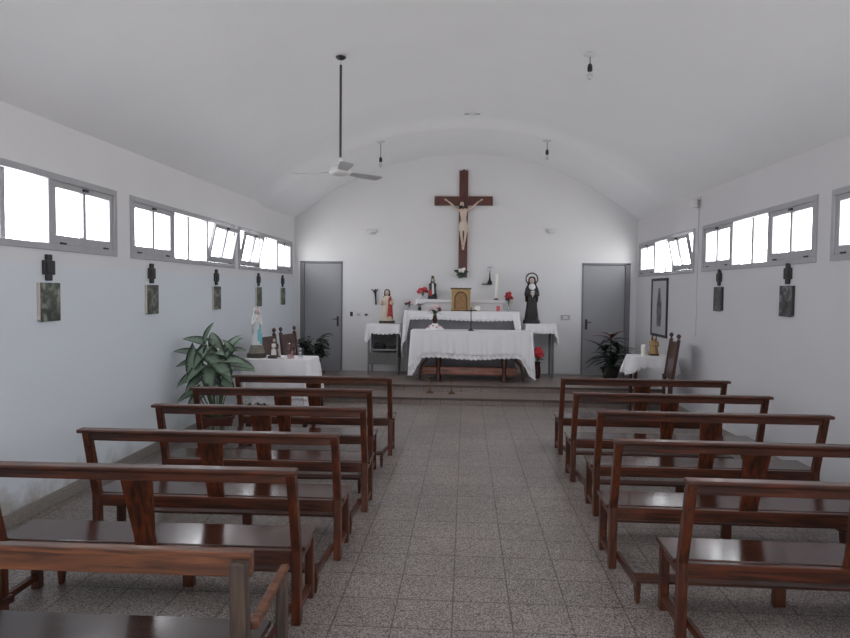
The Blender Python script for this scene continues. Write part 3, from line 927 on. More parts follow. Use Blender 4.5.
# 5. dark crowned statue on the retable
RZ = 1.512
t = thing('statue', 'small dark statue with a white front beside the red bouquet, on the top shelf', 'statue', (-.588, 11.50, RZ))
obj('plinth', MB().box(-.085, .085, -.06, .06, 0, .03), M['blackp'], t, bevel=.005)
robed(t, .27, M['black'], .078, z0=.03, nf=8)
obj('white_front', MB().prism([(-.012, .28), (.02, .28), (.035, .1), (-.005, .08)], -.066, -.058), M['maryw'], t, bevel=.002)
obj('red_front', MB().prism([(-.06, .16), (-.01, .17), (-.012, .06), (-.066, .06)], -.072, -.06), M['red'], t, bevel=.002)
head(t, (0, -.006, .335), .028, face='skin')
veil(t, (0, 0, .337), .031, 3.2, M['black'], wid=.8, open_a=60)
obj('crown', MB().lathe([(.02, .37), (.028, .38), (.024, .40), (.008, .415)], 14), M['golddark'], t, smooth=True)

# 6. large black-robed nun statue with a halo
t = thing('statue', 'large black-robed nun statue with a ring halo on the right side table', 'statue', (1.138, 11.33, 1.112))
obj('plinth', MB().loft([(0, 0, 0, .15, .12), (.05, 0, 0, .145, .115), (.07, 0, 0, .125, .1), (.10, 0, 0, .12, .1)], 8), M['blackp'], t)
robed(t, .57, M['black'], .112, z0=.10, amp=.045)
head(t, (-.005, -.02, .735), .052)
wm = MB().loft([(.585, 0, -.04, .035, .045), (.61, 0, -.035, .055, .055), (.64, 0, -.03, .058, .056), (.665, 0, -.02, .046, .05), (.685, 0, -.01, .036, .044)], 24)
obj('white_wimple', wm, M['maryw'], t, smooth=True)
veil(t, (0, .006, .742), .058, 6.4, M['black'], wid=1.06, open_a=52)
arms(t, (.065, .0, .615), (.105, -.03, .49), (.03, -.10, .51), .036, M['black'])
hands(t, (.028, -.125, .51), .026, spread=.7)
hl = MB(); pts = []
for k in range(29):
    a = 2 * PI * k / 28
    pts.append((.1 * math.cos(a), .045, .77 + .1 * math.sin(a)))
hl.tube(pts, .011, 8)
for k in range(24):
    a = 2 * PI * k / 24
    hl.tube([(.1 * math.cos(a), .045, .77 + .1 * math.sin(a)), (.118 * math.cos(a), .045, .77 + .118 * math.sin(a))], .004, 5)
obj('halo', hl, M['golddark'], t, smooth=True)
obj('crucifix', MB().box(-.006, .006, -.155, -.145, .46, .60).box(-.035, .035, -.155, -.145, .55, .562), M['maryw'], t)

# 7. tall white candle and small candle glass
t = thing('candle', 'tall white candle on a dark foot at the right of the top shelf', 'candle', (.535, 11.50, RZ))
obj('foot', MB().lathe([(.05, 0), (.05, .008), (.02, .018), (.02, .03)], 18), M['dark'], t, smooth=True)
obj('wax', MB().lathe([(.026, .031), (.026, .45), (.022, .458), (.002, .455)], 18), M['wax'], t, smooth=True)
obj('wick', MB().tube([(0, 0, .455), (.002, 0, .475)], .002, 6), M['blackp'], t)
t = thing('candle', 'small red and pink votive candle at the right end of the high altar', 'candle', (.56, 11.23, 1.318))
obj('glass', MB().lathe([(.028, 0), (.032, .005), (.034, .09), (.030, .09), (.028, .01), (.001, .008)], 18), M['pet_p'], t, smooth=True)
obj('wax', MB().lathe([(.0275, .012), (.0275, .08), (.002, .082)], 18), M['wax'], t, smooth=True)

# ------------------------------------------------------------------ flowers
def blossom(mb, c, r, rnd, n=7):
    for k in range(n):
        a = 2 * PI * k / n + rnd.random(); e = rnd.uniform(-.3, .7)
        d = Vector((math.cos(a) * math.cos(e), math.sin(a) * math.cos(e), math.sin(e)))
        p = Vector(c) + d * r * .55
        Mx = Matrix.Translation(p) @ d.to_track_quat('Z', 'Y').to_matrix().to_4x4()
        mb.ball((0, 0, 0), r * .42, r * .5, r * .3, 8, Mx)
    mb.ball(c, r * .5, r * .5, r * .5, 8)
def leaf(mb, base, d, up, L, W, nseg=8, droop=.3, shape='lance', fold=.25):
    """adds one leaf; uv.x = 0 midrib .. 1 edge"""
    d = Vector(d).normalized(); up = Vector(up)
    s = d.cross(up)
    if s.length < 1e-3: s = d.cross(Vector((1, 0, 0)))
    s.normalize(); nrm = s.cross(d).normalized()
    b = len(mb.v)
    for i in range(nseg + 1):
        u = i / nseg
        if shape == 'lance': w = math.sin(PI * min(1, .08 + u * .92)) ** .8 * (1 if u < 1 else 0)
        elif shape == 'arrow': w = (1 - u) ** .85 * (1.0 + .9 * u) * 1.12
        else: w = (1 - u ** 1.6)
        if i == nseg: w = .02
        p = Vector(base) + d * L * u - nrm * L * droop * u * u
        back = d * (-L * .34) if (shape == 'arrow' and i == 0) else Vector((0, 0, 0))
        for k, q in enumerate((-1, -.5, 0, .5, 1)):
            pt = p + s * W * w * q + nrm * abs(q) * W * w * fold
            if shape == 'arrow' and i == 0: pt += back * abs(q) * 1.0
            mb.uv[len(mb.v)] = (abs(q), u)
            mb.v.append(tuple(pt))
    for i in range(nseg):
        for k in range(4):
            a = b + i * 5 + k
            mb.f.append((a, a + 1, a + 6, a + 5))
def bouquet(name, label, loc, vase_h, vase_r, spread, hgt, cols, n, bl, seed, vmat='vase', leafn=8, leafs=.1, vname='vase'):
    rnd = random.Random(seed)
    t = thing(name, label, 'flowers', loc)
    v = MB().lathe([(vase_r * .65, 0), (vase_r * .7, .006), (vase_r, vase_h * .45), (vase_r * .7, vase_h * .85), (vase_r * .9, vase_h), (vase_r * .75, vase_h), (vase_r * .55, vase_h * .8), (.001, vase_h * .3)], 20)
    obj(vname, v, M[vmat], t, smooth=True)
    st = MB(); bs = {c: MB() for c in cols}
    for k in range(n):
        a = 2.4 * k; q = spread * math.sqrt((k + .5) / n)
        p = (q * math.cos(a), q * math.sin(a) * .8, vase_h + hgt * (1 - .5 * (q / max(spread, 1e-6)) ** 2) + rnd.uniform(-.02, .02))
        st.tube([(0, 0, vase_h * .7), (p[0] * .4, p[1] * .4, (vase_h + p[2]) / 2), p], .0035, 6)
        blossom(bs[cols[k % len(cols)]], p, bl * rnd.uniform(.85, 1.15), rnd)
    obj('stems', st, M['stem'], t, smooth=True)
    for c in dict.fromkeys(cols): obj('blooms', bs[c], M[c], t, smooth=True)
    if leafn:
        lf = MB()
        for k in range(leafn):
            a = rnd.uniform(0, 6.28); e = rnd.uniform(-.1, .9)
            leaf(lf, (0, 0, vase_h + hgt * rnd.uniform(.1, .5)), (math.cos(a), math.sin(a) * .8, e), (0, 0, 1), leafs * rnd.uniform(.8, 1.3) + spread * .5, leafs * .25)
        obj('leaves', lf, M['green'], t, smooth=True)
    return t
bouquet('flower_vase', 'red and pink bouquet in a clear vase at the left of the top shelf', (-.76, 11.50, RZ), .07, .03, .085, .12, ['pet_r', 'pet_p'], 13, .042, 1, 'clear', 5, .07)
bouquet('flower_vase', 'red flowers in a slim vase at the right end of the top shelf', (.735, 11.27, 1.318), .12, .028, .055, .17, ['pet_r', 'pet_d'], 9, .042, 2, 'clear', 5, .06)
bouquet('flower_vase', 'dark maroon flowers in a vase at the left end of the high altar', (-.98, 11.22, 1.318), .06, .028, .06, .09, ['pet_d', 'pet_w'], 6, .036, 3, 'clear', 4, .06)
bouquet('plant_vase', 'dark green leaves in a small dark vase below the left end of the top shelf', (-.79, 11.16, 1.318), .07, .035, .03, .05, ['pet_d'], 2, .015, 4, 'blackp', 8, .07)
bouquet('flower_vase', 'pink and white bouquet in a dark vase on the front altar', (-.50, 10.60, 1.128), .13, .042, .10, .15, ['pet_w', 'pet_l', 'pet_w', 'pet_d', 'pet_w'], 19, .034, 5, 'vase', 8, .08)
bouquet('flower_vase', 'red flowers in a tall dark floor vase behind the right end of the front altar', (1.22, 11.02, .201), .28, .06, .07, .20, ['pet_r'], 12, .06, 6, 'vase', 6, .1)
t = thing('vase_mat', 'pink and white crocheted mound under the vase on the front altar', 'doily', (-.50, 10.60, 1.024))
mb = MB().loft([(0, 0, 0, .155, .12, .03, 18), (.012, 0, 0, .15, .115, .03, 18), (.05, 0, 0, .10, .08, .03, 18), (.085, 0, 0, .055, .05, .02, 9), (.10, 0, 0, .045, .045, 0, 1)], 60)
obj('crochet', mb, M['cloth'], t, smooth=True)
mb = MB(); rnd = random.Random(5)
for k in range(10):
    a = k * 2 * PI / 10; q = (.115, .085)[k % 2]; zz = (.043, .066)[k % 2]
    mb.ball((q * math.cos(a), q * .8 * math.sin(a), zz), .02, .016, .014, 8)
obj('pink_crochet_flowers', mb, M['pet_l'], t, smooth=True)

# flower on the wall below the crucifix
t = thing('wall_flowers', 'white rose with dark leaves fixed to the wall below the big crucifix', 'flowers', (-.085, 11.61, 1.99))
mb = MB(); rnd = random.Random(9)
blossom(mb, (0, -.03, .03), .065, rnd, 9)
obj('rose', mb, M['petw'], t, smooth=True)
mb = MB()
for a, L in ((0.1, .13), (2.9, .14), (-1.2, .1), (-1.9, .12), (-.5, .1), (3.7, .1), (-1.5, .11)):
    leaf(mb, (0, -.03, .0), (math.cos(a), -.15, math.sin(a)), (0, -1, 0), L, .03, droop=.1)
obj('leaves', mb, M['green'], t, smooth=True)
obj('stems', MB().tube([(0, .03, -.02), (0, -.01, -.02), (0, -.03, .02)], .005, 6), M['stem'], t)

# ------------------------------------------------------------------ crucifix on the back wall
t = thing('crucifix', 'large dark wooden crucifix with a pale figure on the back wall', 'crucifix', (-.06, YB - .002, 1.90))
obj('upright', MB().box(-.078, .078, -.05, 0, 0, 1.89), M['crossw'], t, bevel=.004)
obj('crossbar', MB().box(-.515, -.079, -.05, 0, 1.275, 1.435).box(.079, .515, -.05, 0, 1.275, 1.435), M['crossw'], t, bevel=.004)
# corpus: skinned skeleton
J = [((0, -.095, .90), .062, None),          # 0 pelvis
     ((.005, -.10, 1.02), .058, 0), ((0, -.105, 1.14), .075, 1), ((-.005, -.105, 1.24), .06, 2), ((-.008, -.11, 1.29), .032, 3),   # spine, chest, neck base
     ((-.025, -.125, 1.34), .03, 4),
     ((-.10, -.10, 1.25), .036, 3), ((-.19, -.08, 1.30), .029, 6), ((-.29, -.068, 1.385), .022, 7), ((-.335, -.062, 1.41), .02, 8),
     ((.095, -.10, 1.25), .036, 3), ((.19, -.08, 1.30), .029, 10), ((.29, -.068, 1.385), .022, 11), ((.335, -.062, 1.41), .02, 12),
     ((-.045, -.10, .84), .05, 0), ((-.04, -.15, .62), .037, 14), ((-.015, -.09, .40), .026, 15), ((-.01, -.11, .32), .022, 16),
     ((.05, -.10, .84), .05, 0), ((.045, -.15, .62), .037, 18), ((.02, -.10, .40), .026, 19), ((.012, -.135, .32), .022, 20)]
def fz_(z): return .93 + (z - .9) * .74 if z > .9 else .93 - (.9 - z) * .667
def fig(p):
    x, y, z = p
    return (x * .84, y * .9, fz_(z) + max(0, abs(x) - .1) * .18)
J = [(fig(p), q * .82, k) for p, q, k in J]
me = bpy.data.meshes.new('figure_body')
me.from_pydata([j[0] for j in J], [(j[2], i) for i, j in enumerate(J) if j[2] is not None], [])
me.materials.append(M['skin'])
o = bpy.data.objects.new('figure_body', me); col.objects.link(o); o.parent = t
sk = o.modifiers.new('skin', 'SKIN'); ss = o.modifiers.new('sub', 'SUBSURF'); ss.levels = 1; ss.render_levels = 2
sk.use_smooth_shade = True
me.skin_vertices.new() if not me.skin_vertices else None
for i, j in enumerate(J):
    me.skin_vertices[0].data[i].radius = (j[1], j[1] * .85)
me.skin_vertices[0].data[0].use_root = True
def refig(mb):
    mb.v = [fig(v) for v in mb.v]; return mb
hm = MB().ball((-.035, -.135, 1.375), .05, .052, .068, 16); hm.ball((-.04, -.187, 1.365), .008, .012, .016, 8)
for sx in (-1, 1): hm.ball((-.036 + sx * .052, -.13, 1.37), .008, .012, .018, 8)
ho = obj('head', refig(hm), M['skin'], o, smooth=True)
hb = MB()
vs = []; fs = []; n = 18
prof = [(.2, 1.2), (.7, 1.08), (1.0, .7), (1.12, .1), (1.12, -.5), (1.05, -1.2), (.8, -1.9)]
for q, z in prof:
    for k in range(n + 1):
        a = R(-90 + 55) + R(250) * k / n
        vs.append((-.035 + .052 * q * math.cos(a), -.13 + .054 * q * math.sin(a), 1.38 + .06 * z))
for i in range(len(prof) - 1):
    for k in range(n):
        a = i * (n + 1) + k; fs.append((a, a + 1, a + n + 2, a + n + 1))
hb.add(vs, fs); hb.ball((-.037, -.165, 1.322), .03, .026, .03, 10)
q = obj('hair_and_beard', refig(hb), M['hair'], o, smooth=True); q.modifiers.new('thickness', 'SOLIDIFY').thickness = .006
hn = MB()
for sx in (-1, 1):
    hn.ball((sx * .355, -.062, 1.42), .022, .012, .02, 10)
    for k in range(4):
        hn.tube([(sx * .365, -.066, 1.408 + k * .009), (sx * (.395 - .003 * abs(k - 1.5)), -.08, 1.415 + k * .01), (sx * .402, -.092, 1.42 + k * .009)], .005, 6)
    hn.tube([(sx * .35, -.066, 1.432), (sx * .362, -.082, 1.452)], .0055, 6)
obj('hands', refig(hn), M['skin'], o, smooth=True)
ft = MB()
ft.loft([(.235, .0, -.165, .02, .016), (.27, 0, -.155, .026, .02), (.32, 0, -.125, .03, .026)], 14)
obj('feet', refig(ft), M['skin'], o, smooth=True)
lc = MB().loft([(.74, 0, -.108, .082, .066, .06, 9), (.80, 0, -.105, .096, .072, .05, 9), (.88, 0, -.098, .094, .07, .04, 9), (.95, 0, -.097, .078, .062, .03, 9), (.965, 0, -.097, .072, .056, 0, 9)], 40)
lc.loft([(.70, .095, -.11, .03, .025, .1, 5), (.80, .1, -.11, .034, .03, .1, 5), (.92, .09, -.1, .02, .02, .1, 5)], 16)
obj('loincloth', refig(lc), M['linen'], t, smooth=True)
obj('small_white_emblem', MB().loft([(.13, .02, -.056, .02, .006), (.15, .02, -.057, .028, .008), (.175, .02, -.056, .018, .006)], 14), M['petw'], t, smooth=True)
obj('wall_bracket', MB().box(-.02, .02, -.02, .001, 1.88, 1.91), M['dark'], t)

# small crucifix figure on the wall, left
t = thing('wall_crucifix', 'small dark Y-armed crucifix figure on the wall above the left side table', 'crucifix', (-1.63, YB - .003, 1.40))
obj('body', MB().tube([(.02, -.02, 0), (.012, -.028, .1), (.0, -.03, .19), (-.004, -.034, .235)], .012, 10, .010).ball((-.006, -.04, .252), .015, .015, .019, 10), M['hair'], t, smooth=True)
obj('arms', MB().tube([(0, -.03, .20), (-.035, -.03, .245), (-.065, -.02, .275)], .008, 8).tube([(0, -.03, .20), (.03, -.03, .25), (.05, -.02, .285)], .008, 8), M['hair'], t, smooth=True)
obj('backing', MB().box(.0, .018, -.012, 0, 0, .28), M['hair'], t, bevel=.002)

# wall bracket with small dark lamp, right of the tabernacle
t = thing('wall_bracket_lamp', 'small dark oil lamp on a bracket on the back wall, left of the tall candle', 'lamp', (.40, YB - .003, 1.79))
obj('bracket', MB().box(-.12, .05, -.1, 0, -.012, .006), M['dark'], t, bevel=.003)
obj('stand', MB().lathe([(.045, .007), (.042, .03), (.02, .07), (.012, .13), (.01, .2)], 16, (.02, -.05, 0)), M['dark'], t, smooth=True)
obj('glass_globe', MB().lathe([(.012, .2), (.04, .225), (.048, .26), (.04, .30), (.03, .315)], 18, (.02, -.05, 0)), M['clear'], t, smooth=True)

# standing crucifix on the front altar
t = thing('standing_crucifix', 'small dark standing crucifix at the centre of the front altar', 'crucifix', (.088, 10.44, 1.024))
obj('base', MB().lathe([(.05, 0), (.05, .01), (.025, .022), (.012, .04)], 18), M['dark'], t, smooth=True)
obj('cross', MB().box(-.008, .008, -.006, .006, .03, .375).box(-.09, .09, -.0062, .0062, .318, .336), M['blackp'], t, bevel=.002)
obj('figure', MB().tube([(0, -.012, .2), (0, -.014, .30)], .008, 8).tube([(-.06, -.01, .335), (0, -.012, .31), (.06, -.01, .335)], .005, 8).ball((0, -.014, .315), .01), M['brass'], t, smooth=True)
# missal stand / book
t = thing('missal', 'open white book leaning at the centre of the high altar', 'book', (.2, 11.10, 1.318), 0)
Mx = Matrix.Rotation(R(-20), 4, 'X')
obj('cover', MB().box(-.05, .05, .022, .028, 0.012, .10, Mx), M['cream'], t)
obj('pages', MB().box(-.046, .046, .004, .0215, .014, .098, Mx), M['wax'], t)

# two small brass altar bells / candlesticks on the step
def candlestick(loc, label):
    t = thing('candlestick', label, 'candlestick', loc, 0, None)
    obj('base', MB().lathe([(.055, 0), (.055, .01), (.03, .025), (.012, .035)], 18), M['brass'], t, smooth=True)
    obj('stem', MB().lathe([(.011, .0351), (.009, .09), (.016, .10), (.009, .11), (.008, .2)], 14), M['brass'], t, smooth=True)
    obj('cup', MB().lathe([(.008, .2005), (.02, .215), (.022, .24), (.017, .24), (.012, .22), (.001, .215)], 14), M['brass'], t, smooth=True)
    return t
candlestick((-.53, 9.86, .101), 'slim brass candlestick on the altar step, left one of the two')
candlestick((-.195, 9.81, .101), 'slim brass candlestick on the altar step, right one of the two')

# ------------------------------------------------------------------ stations of the cross
def station(side, y, label, grp, bg, fig, seed):
    s = 1 if side == 'left' else -1
    xw = XL if side == 'left' else XR; up = 0 if side == 'left' else .05
    rz = -PI / 2 if s == 1 else PI / 2       # local -y... outward normal is local +y -> into the room
    tc_ = thing('wall_cross', label[0], 'cross', (xw + s * .001, y, 1.70 + up), rz if s == 1 else rz, grp[0])
    mb = MB()
    w = .03
    out = [(-.032, 0), (.032, 0), (.032, .045), (.065, .045), (.065, .15), (.032, .15), (.032, .195), (-.032, .195), (-.032, .15), (-.065, .15), (-.065, .045), (-.032, .045)]
    mb.prism(out, 0, .022)
    obj('cross_body', mb, M['stcross'], tc_, bevel=.005)
    obj('cross_boss', MB().prism([(-.042, .06), (.042, .06), (.042, .135), (-.042, .135)], .0225, .034), M['stcross'], tc_, bevel=.006)
    tp = thing('station_picture', label[1], 'picture', (xw + s * .001, y, 1.41 + up), rz, grp[1])
    obj('board', MB().box(-.122, .122, 0, .022, 0, .275), M['picframe'] if side == 'right' else M['linen'], tp, bevel=.002)
    obj('image', MB().box(-.112, .118, .0222, .027, -.012, .275), picmat('station_image', bg, fig, 9, seed), tp, bevel=.002)
LP = [(4.66, 'nearest the camera'), (6.25, 'second from the camera'), (7.92, 'third from the camera, above the leafy plant'), (9.57, 'fourth from the camera, by the blue-sashed statue'), (10.85, 'beside the grey left door')]
for i, (y, w) in enumerate(LP):
    station('left', y, ('dark cross on the left wall, ' + w, 'small station picture on the left wall, ' + w), ('crosses on the left wall', 'station pictures on the left wall'),
            srgb(84, 90, 80), srgb(150, 152, 138), i * 3.1 + 1)
for i, (y, w) in enumerate(((6.24, 'nearer to the camera'), (7.88, 'farther from the camera'))):
    station('right', y, ('small dark cross on the right wall, ' + w, 'small dark station picture on the right wall, ' + w), ('crosses on the right wall', 'station pictures on the right wall'),
            srgb(66, 66, 68), srgb(128, 128, 130), i * 2.3 + 20)

# tall framed picture on the right wall
t = thing('framed_picture', 'tall framed picture on the right wall above the small clothed table', 'picture', (XR - .001, 10.23, .985), PI / 2)
fr = MB().box(-.41, -.37, 0, .025, 0, .90).box(.37, .41, 0, .025, 0, .90).box(-.37, .37, 0, .025, 0, .04).box(-.37, .37, 0, .025, .86, .90)
obj('frame', fr, M['picframe'], t, bevel=.004)
obj('mount', MB().box(-.369, .369, .002, .012, .041, .859), mat('pale_mount', srgb(190, 190, 194), .3), t)
mb = MB().loft([(.16, 0, 0, .10, .0015), (.3, 0, 0, .13, .0015), (.5, 0, 0, .12, .0015), (.62, 0, 0, .07, .0015), (.68, 0, 0, .06, .0015), (.75, 0, 0, .04, .0015)], 16, Matrix.Translation((0, .0142, 0)))
obj('painted_figure', mb, picmat('figure_image', srgb(104, 104, 108), srgb(150, 150, 154), 6, 4), t)

# ------------------------------------------------------------------ ceiling fan and bulbs
fx, fy = -1.25, 6.4
fz = vault(fx, fy)
t = thing('ceiling_fan', 'white three-bladed ceiling fan on a long dark rod', 'fan', (fx, fy, 2.80))
obj('rod', MB().tube([(0, 0, .10), (0, 0, fz - 2.80 - .09)], .012, 10), M['rod'], t, smooth=True)
cn = MB().lathe([(.05, 0), (.05, -.010), (.035, -.022), (.012, -.03)], 24, (0, 0, fz - 2.80 - .012))
obj('canopy', cn, M['rod'], t, smooth=True)
obj('hanger_hook', MB().tube([(0, 0, fz - 2.80 - .095), (0, 0, fz - 2.80 - .05)], .006, 8), M['fanw'], t)
obj('motor', MB().lathe([(.03, .105), (.04, .10), (.055, .085), (.095, .06), (.105, .035), (.105, .005), (.09, -.012), (.05, -.02), (.03, -.022), (.002, -.024)], 28), M['fanw'], t, smooth=True)
obj('collar', MB().lathe([(.02, .106), (.024, .11), (.024, .15), (.014, .155)], 16), M['fanw'], t, smooth=True)
for a in (170, 48, 288):
    Mx = Matrix.Rotation(R(a), 4, 'Z') @ Matrix.Rotation(R(-10), 4, 'X')
    poly = [(.14, -.045), (.30, -.06), (.48, -.066), (.505, -.05), (.512, 0), (.505, .05), (.48, .066), (.30, .06), (.14, .045)]
    bl = MB().prism(poly, .012, .018, 'z', Mx)
    b = obj('blade', bl, M['fanm'], t)
    obj('blade_iron', MB().box(.09, .2, -.02, .02, .0185, .026, Mx), M['fanw'], b, bevel=.003)

def bulb(x, y, cord, label, drop=0):
    z = vault(x, y, drop)
    t = thing('pendant_bulb', label, 'lamp', (x, y, z - cord - .12))
    H = cord + .12
    obj('ceiling_plate', MB().lathe([(.06, 0), (.062, -.01), (.03, -.024), (.01, -.026)], 20, (0, 0, H - .008)), M['fanw'], t, smooth=True)
    obj('cord', MB().tube([(0, 0, .118), (0, 0, H - .03)], .0045, 6), M['blackp'], t)
    obj('socket', MB().lathe([(.006, .125), (.018, .115), (.024, .09), (.024, .055), (.02, .05)], 16), M['blackp'], t, smooth=True)
    obj('bulb', MB().lathe([(.014, .0495), (.02, .04), (.03, .018), (.03, 0), (.022, -.02), (.008, -.03), (.001, -.031)], 18), M['clear'], t, smooth=True)
bulb(1.157, 6.4, .10, 'bare bulb on a short cord from the ceiling, level with the fan')
bulb(1.17, 9.78, .14, 'bare bulb on a cord above the altar step, right of the big crucifix', .088)
bulb(-1.30, 9.78, .24, 'bare bulb on a longer cord above the altar step, beside the fan', .088)
z = vault(.06, 9.22)
t = thing('ceiling_rose', 'small empty ceiling fitting at the top of the vault above the step', 'ceiling fitting', (.06, 9.22, z - .032))
obj('plate', MB().lathe([(.012, 0), (.03, .006), (.05, .02), (.055, .031)], 20), M['fanw'], t, smooth=True)
obj('arms', MB().box(-.11, .11, -.012, .012, .012, .026), M['frame'], t, bevel=.003)

# wall lamps
def sconce(x, z, label):
    t = thing('wall_lamp', label, 'lamp', (x, YB - .001, z))
    obj('backplate', MB().box(-.05, .05, -.014, 0, -.045, .045), M['fanw'], t, bevel=.004)
    sh = MB(); vs = []; fs = []; n = 14
    for j, (r_, zz) in enumerate(((.05, -.035), (.085, .0), (.10, .035))):
        for k in range(n + 1):
            a = PI + PI * k / n
            vs.append((r_ * math.cos(a), -.015 + r_ * .7 * math.sin(a), zz))
    for j in range(2):
        for k in range(n):
            a = j * (n + 1) + k; fs.append((a, a + 1, a + n + 2, a + n + 1))
    fs.append(tuple(range(n + 1)))
    sh.add(vs, fs)
    o = obj('shade', sh, M['fanw'], t, smooth=True); o.modifiers.new('thickness', 'SOLIDIFY').thickness = .006
sconce(-1.697, 2.70, 'small grey uplighter on the back wall, left of the big crucifix')
sconce(1.487, 2.73, 'small grey uplighter on the back wall, right of the big crucifix')
t = thing('wall_spotlight', 'white cylindrical lamp high on the right wall below the vault', 'lamp', (XR - .001, 8.62, 2.80), 0)
obj('bracket', MB().box(-.07, 0, -.035, .035, .06, .10), M['fanw'], t, bevel=.004)
obj('body', MB().lathe([(.03, -.045), (.048, -.04), (.048, .04), (.045, .058), (.02, .06)], 20, (-.07, 0, 0)), M['fanw'], t, smooth=True)
obj('conduit', MB().box(-.012, 0, .003, .02, -1.7, .059), M['wall_r'], t, bevel=.003)

# switches
def plate(x, z, w, h, m, label, name='light_switch', cat='switch', rock='fanw'):
    t = thing(name, label, cat, (x, YB - .0005, z))
    obj('plate', MB().box(-w / 2, w / 2, -.010, 0, -h / 2, h / 2), M[m], t, bevel=.003)
    obj('rocker', MB().box(-w / 4, w / 4, -.016, -.0102, -h / 4, h / 4), M[rock], t, bevel=.002)
plate(-2.06, 1.225, .05, .08, 'blackp', 'small black switch beside the left grey door', rock='dark')
plate(-1.93, 1.215, .10, .07, 'fanw', 'white socket nearer the left door of the two by the black switch', 'wall_socket', 'socket', 'frame')
plate(-1.79, 1.215, .10, .07, 'fanw', 'white socket nearer the side table of the two by the black switch', 'wall_socket', 'socket', 'dark')
plate(1.765, 1.21, .16, .09, 'frame', 'grey double switch plate beside the right grey door', rock='fanw')

# ------------------------------------------------------------------ left table with statue
t = thing('table', 'wooden table hidden under a white cloth beside the left wall', 'table', (-2.135, 7.45, 0))
obj('tabletop', MB().box(-.365, .365, -.25, .25, .82, .852), M['chair'], t, bevel=.004)
for sx in (-.33, .33):
    for sy in (-.21, .21):
        obj('leg', MB().box(sx - .025, sx + .025, sy - .025, sy + .025, 0, .819), M['chair'], t, bevel=.003)
def hem_t(sd, u):
    if sd == 0: return .36 - .04 * max(0, u - .7) / .3 + .015 * math.sin(u * 8)
    if sd == 1: return .40
    return .45
cloth('tablecloth', 'white cloth with a lace hem on the left table with statues', -2.51, -1.76, 7.19, 7.71, .857, hem_t, flare=.05, nf=14, amp=.014, seed=21)

# chairs with finials
def make_chair(label):
    t = thing('high_backed_chair', label, 'chair')
    # local: back at y=0, seat toward +y... width along x
    for sx in (-1, 1):
        pts = [(sx * .19, .03, 0), (sx * .19, .02, .45), (sx * .19, -.06, 1.06)]
        g = MB()
        for a, b in zip(pts[:-1], pts[1:]):
            vs = []
            for p in (a, b):
                vs += [(p[0] - .02, p[1] - .02, p[2]), (p[0] + .02, p[1] - .02, p[2]), (p[0] + .02, p[1] + .02, p[2]), (p[0] - .02, p[1] + .02, p[2])]
            g.add(vs, [(0, 1, 2, 3), (7, 6, 5, 4), (0, 1, 5, 4), (1, 2, 6, 5), (2, 3, 7, 6), (3, 0, 4, 7)])
        lg = obj('leg', g, M['chair'], t, bevel=.003)
        obj('finial', MB().lathe([(.012, 1.061), (.01, 1.075), (.026, 1.095), (.028, 1.11), (.018, 1.13), (.003, 1.138)], 14, (sx * .19, -.06, 0)), M['chair'], lg, smooth=True)
    for sx in (-1, 1):
        obj('leg', MB().box(sx * .19 - .02, sx * .19 + .02, .36, .40, 0, .469), M['chair'], t, bevel=.003)
    obj('seat', MB().box(-.215, .215, .045, .42, .47, .505), M['chair'], t, bevel=.008)
    f = lambda z: .02 - .08 * (z - .45) / .61
    for k, (za, zb) in enumerate(((.55, 1.03),)):
        g = MB()
        vs = []
        for z in (za, zb):
            vs += [(-.168, f(z) - .010, z), (.168, f(z) - .010, z), (.168, f(z) + .010, z), (-.168, f(z) + .010, z)]
        g.add(vs, [(0, 1, 2, 3), (7, 6, 5, 4), (0, 1, 5, 4), (1, 2, 6, 5), (2, 3, 7, 6), (3, 0, 4, 7)])
        obj('back_panel', g, M['chair'], t, bevel=.003)
    obj('stretcher', MB().box(-.169, .169, .37, .39, .15, .18), M['chair'], t, bevel=.003)
    return t
ch = make_chair('dark high-backed chair with knob finials, by the left wall just behind the white table')
ch.location = (-2.56, 8.42, 0); ch.rotation_euler = (0, 0, R(-90 - 12)); ch['group'] = 'high-backed chairs by the left wall'
dup(ch, (-2.44, 8.98, 0), R(-90 - 14), 'dark high-backed chair with knob finials, second behind the white table, nearer the left door', 'high-backed chairs by the left wall')
c3 = dup(ch, (2.66, 8.62, 0), R(90 - 4), 'dark high-backed chair with knob finials, alone by the right wall')
if 'group' in c3: del c3['group']

# small table on the right with a lace cloth
t = thing('table', 'small dark-legged table under a white lace cloth by the right wall', 'table', (2.56, 9.14, 0))
obj('tabletop', MB().box(-.27, .27, -.16, .16, .755, .785), M['chair'], t, bevel=.004)
for sx in (-.23, .23):
    for sy in (-.13, .13):
        obj('leg', MB().box(sx - .02, sx + .02, sy - .02, sy + .02, 0, .754), M['chair'], t, bevel=.003)
def hem_tr(sd, u):
    if sd == 0: return .60 + .05 * math.sin(u * 5)
    if sd == 3: return .53
    return .6
cloth('tablecloth', 'white lace cloth on the small table by the right wall', 2.28, 2.84, 8.965, 9.315, .792, hem_tr, flare=.05, nf=24, amp=.018, seed=31)
t = thing('statue', 'small golden robed statue on the lace-covered table by the right wall', 'statue', (2.60, 9.13, .797))
obj('plinth', MB().box(-.06, .06, -.05, .05, 0, .025), M['golddark'], t, bevel=.004)
robed(t, .19, M['gold'], .065, z0=.025, nf=8)
head(t, (0, -.008, .245), .028)
veil(t, (0, 0, .247), .031, 4, M['golddark'], wid=.9, open_a=58)
arms(t, (.048, 0, .19), (.055, -.025, .13), (.015, -.06, .15), .016, M['gold'])
hands(t, (.014, -.066, .155), .012)
t = thing('candle', 'short pale candle beside the golden statue on the right-hand table', 'candle', (2.46, 9.13, .797))
obj('wax', MB().lathe([(.035, 0), (.036, .005), (.036, .14), (.03, .146), (.002, .142)], 18), M['wax'], t, smooth=True)
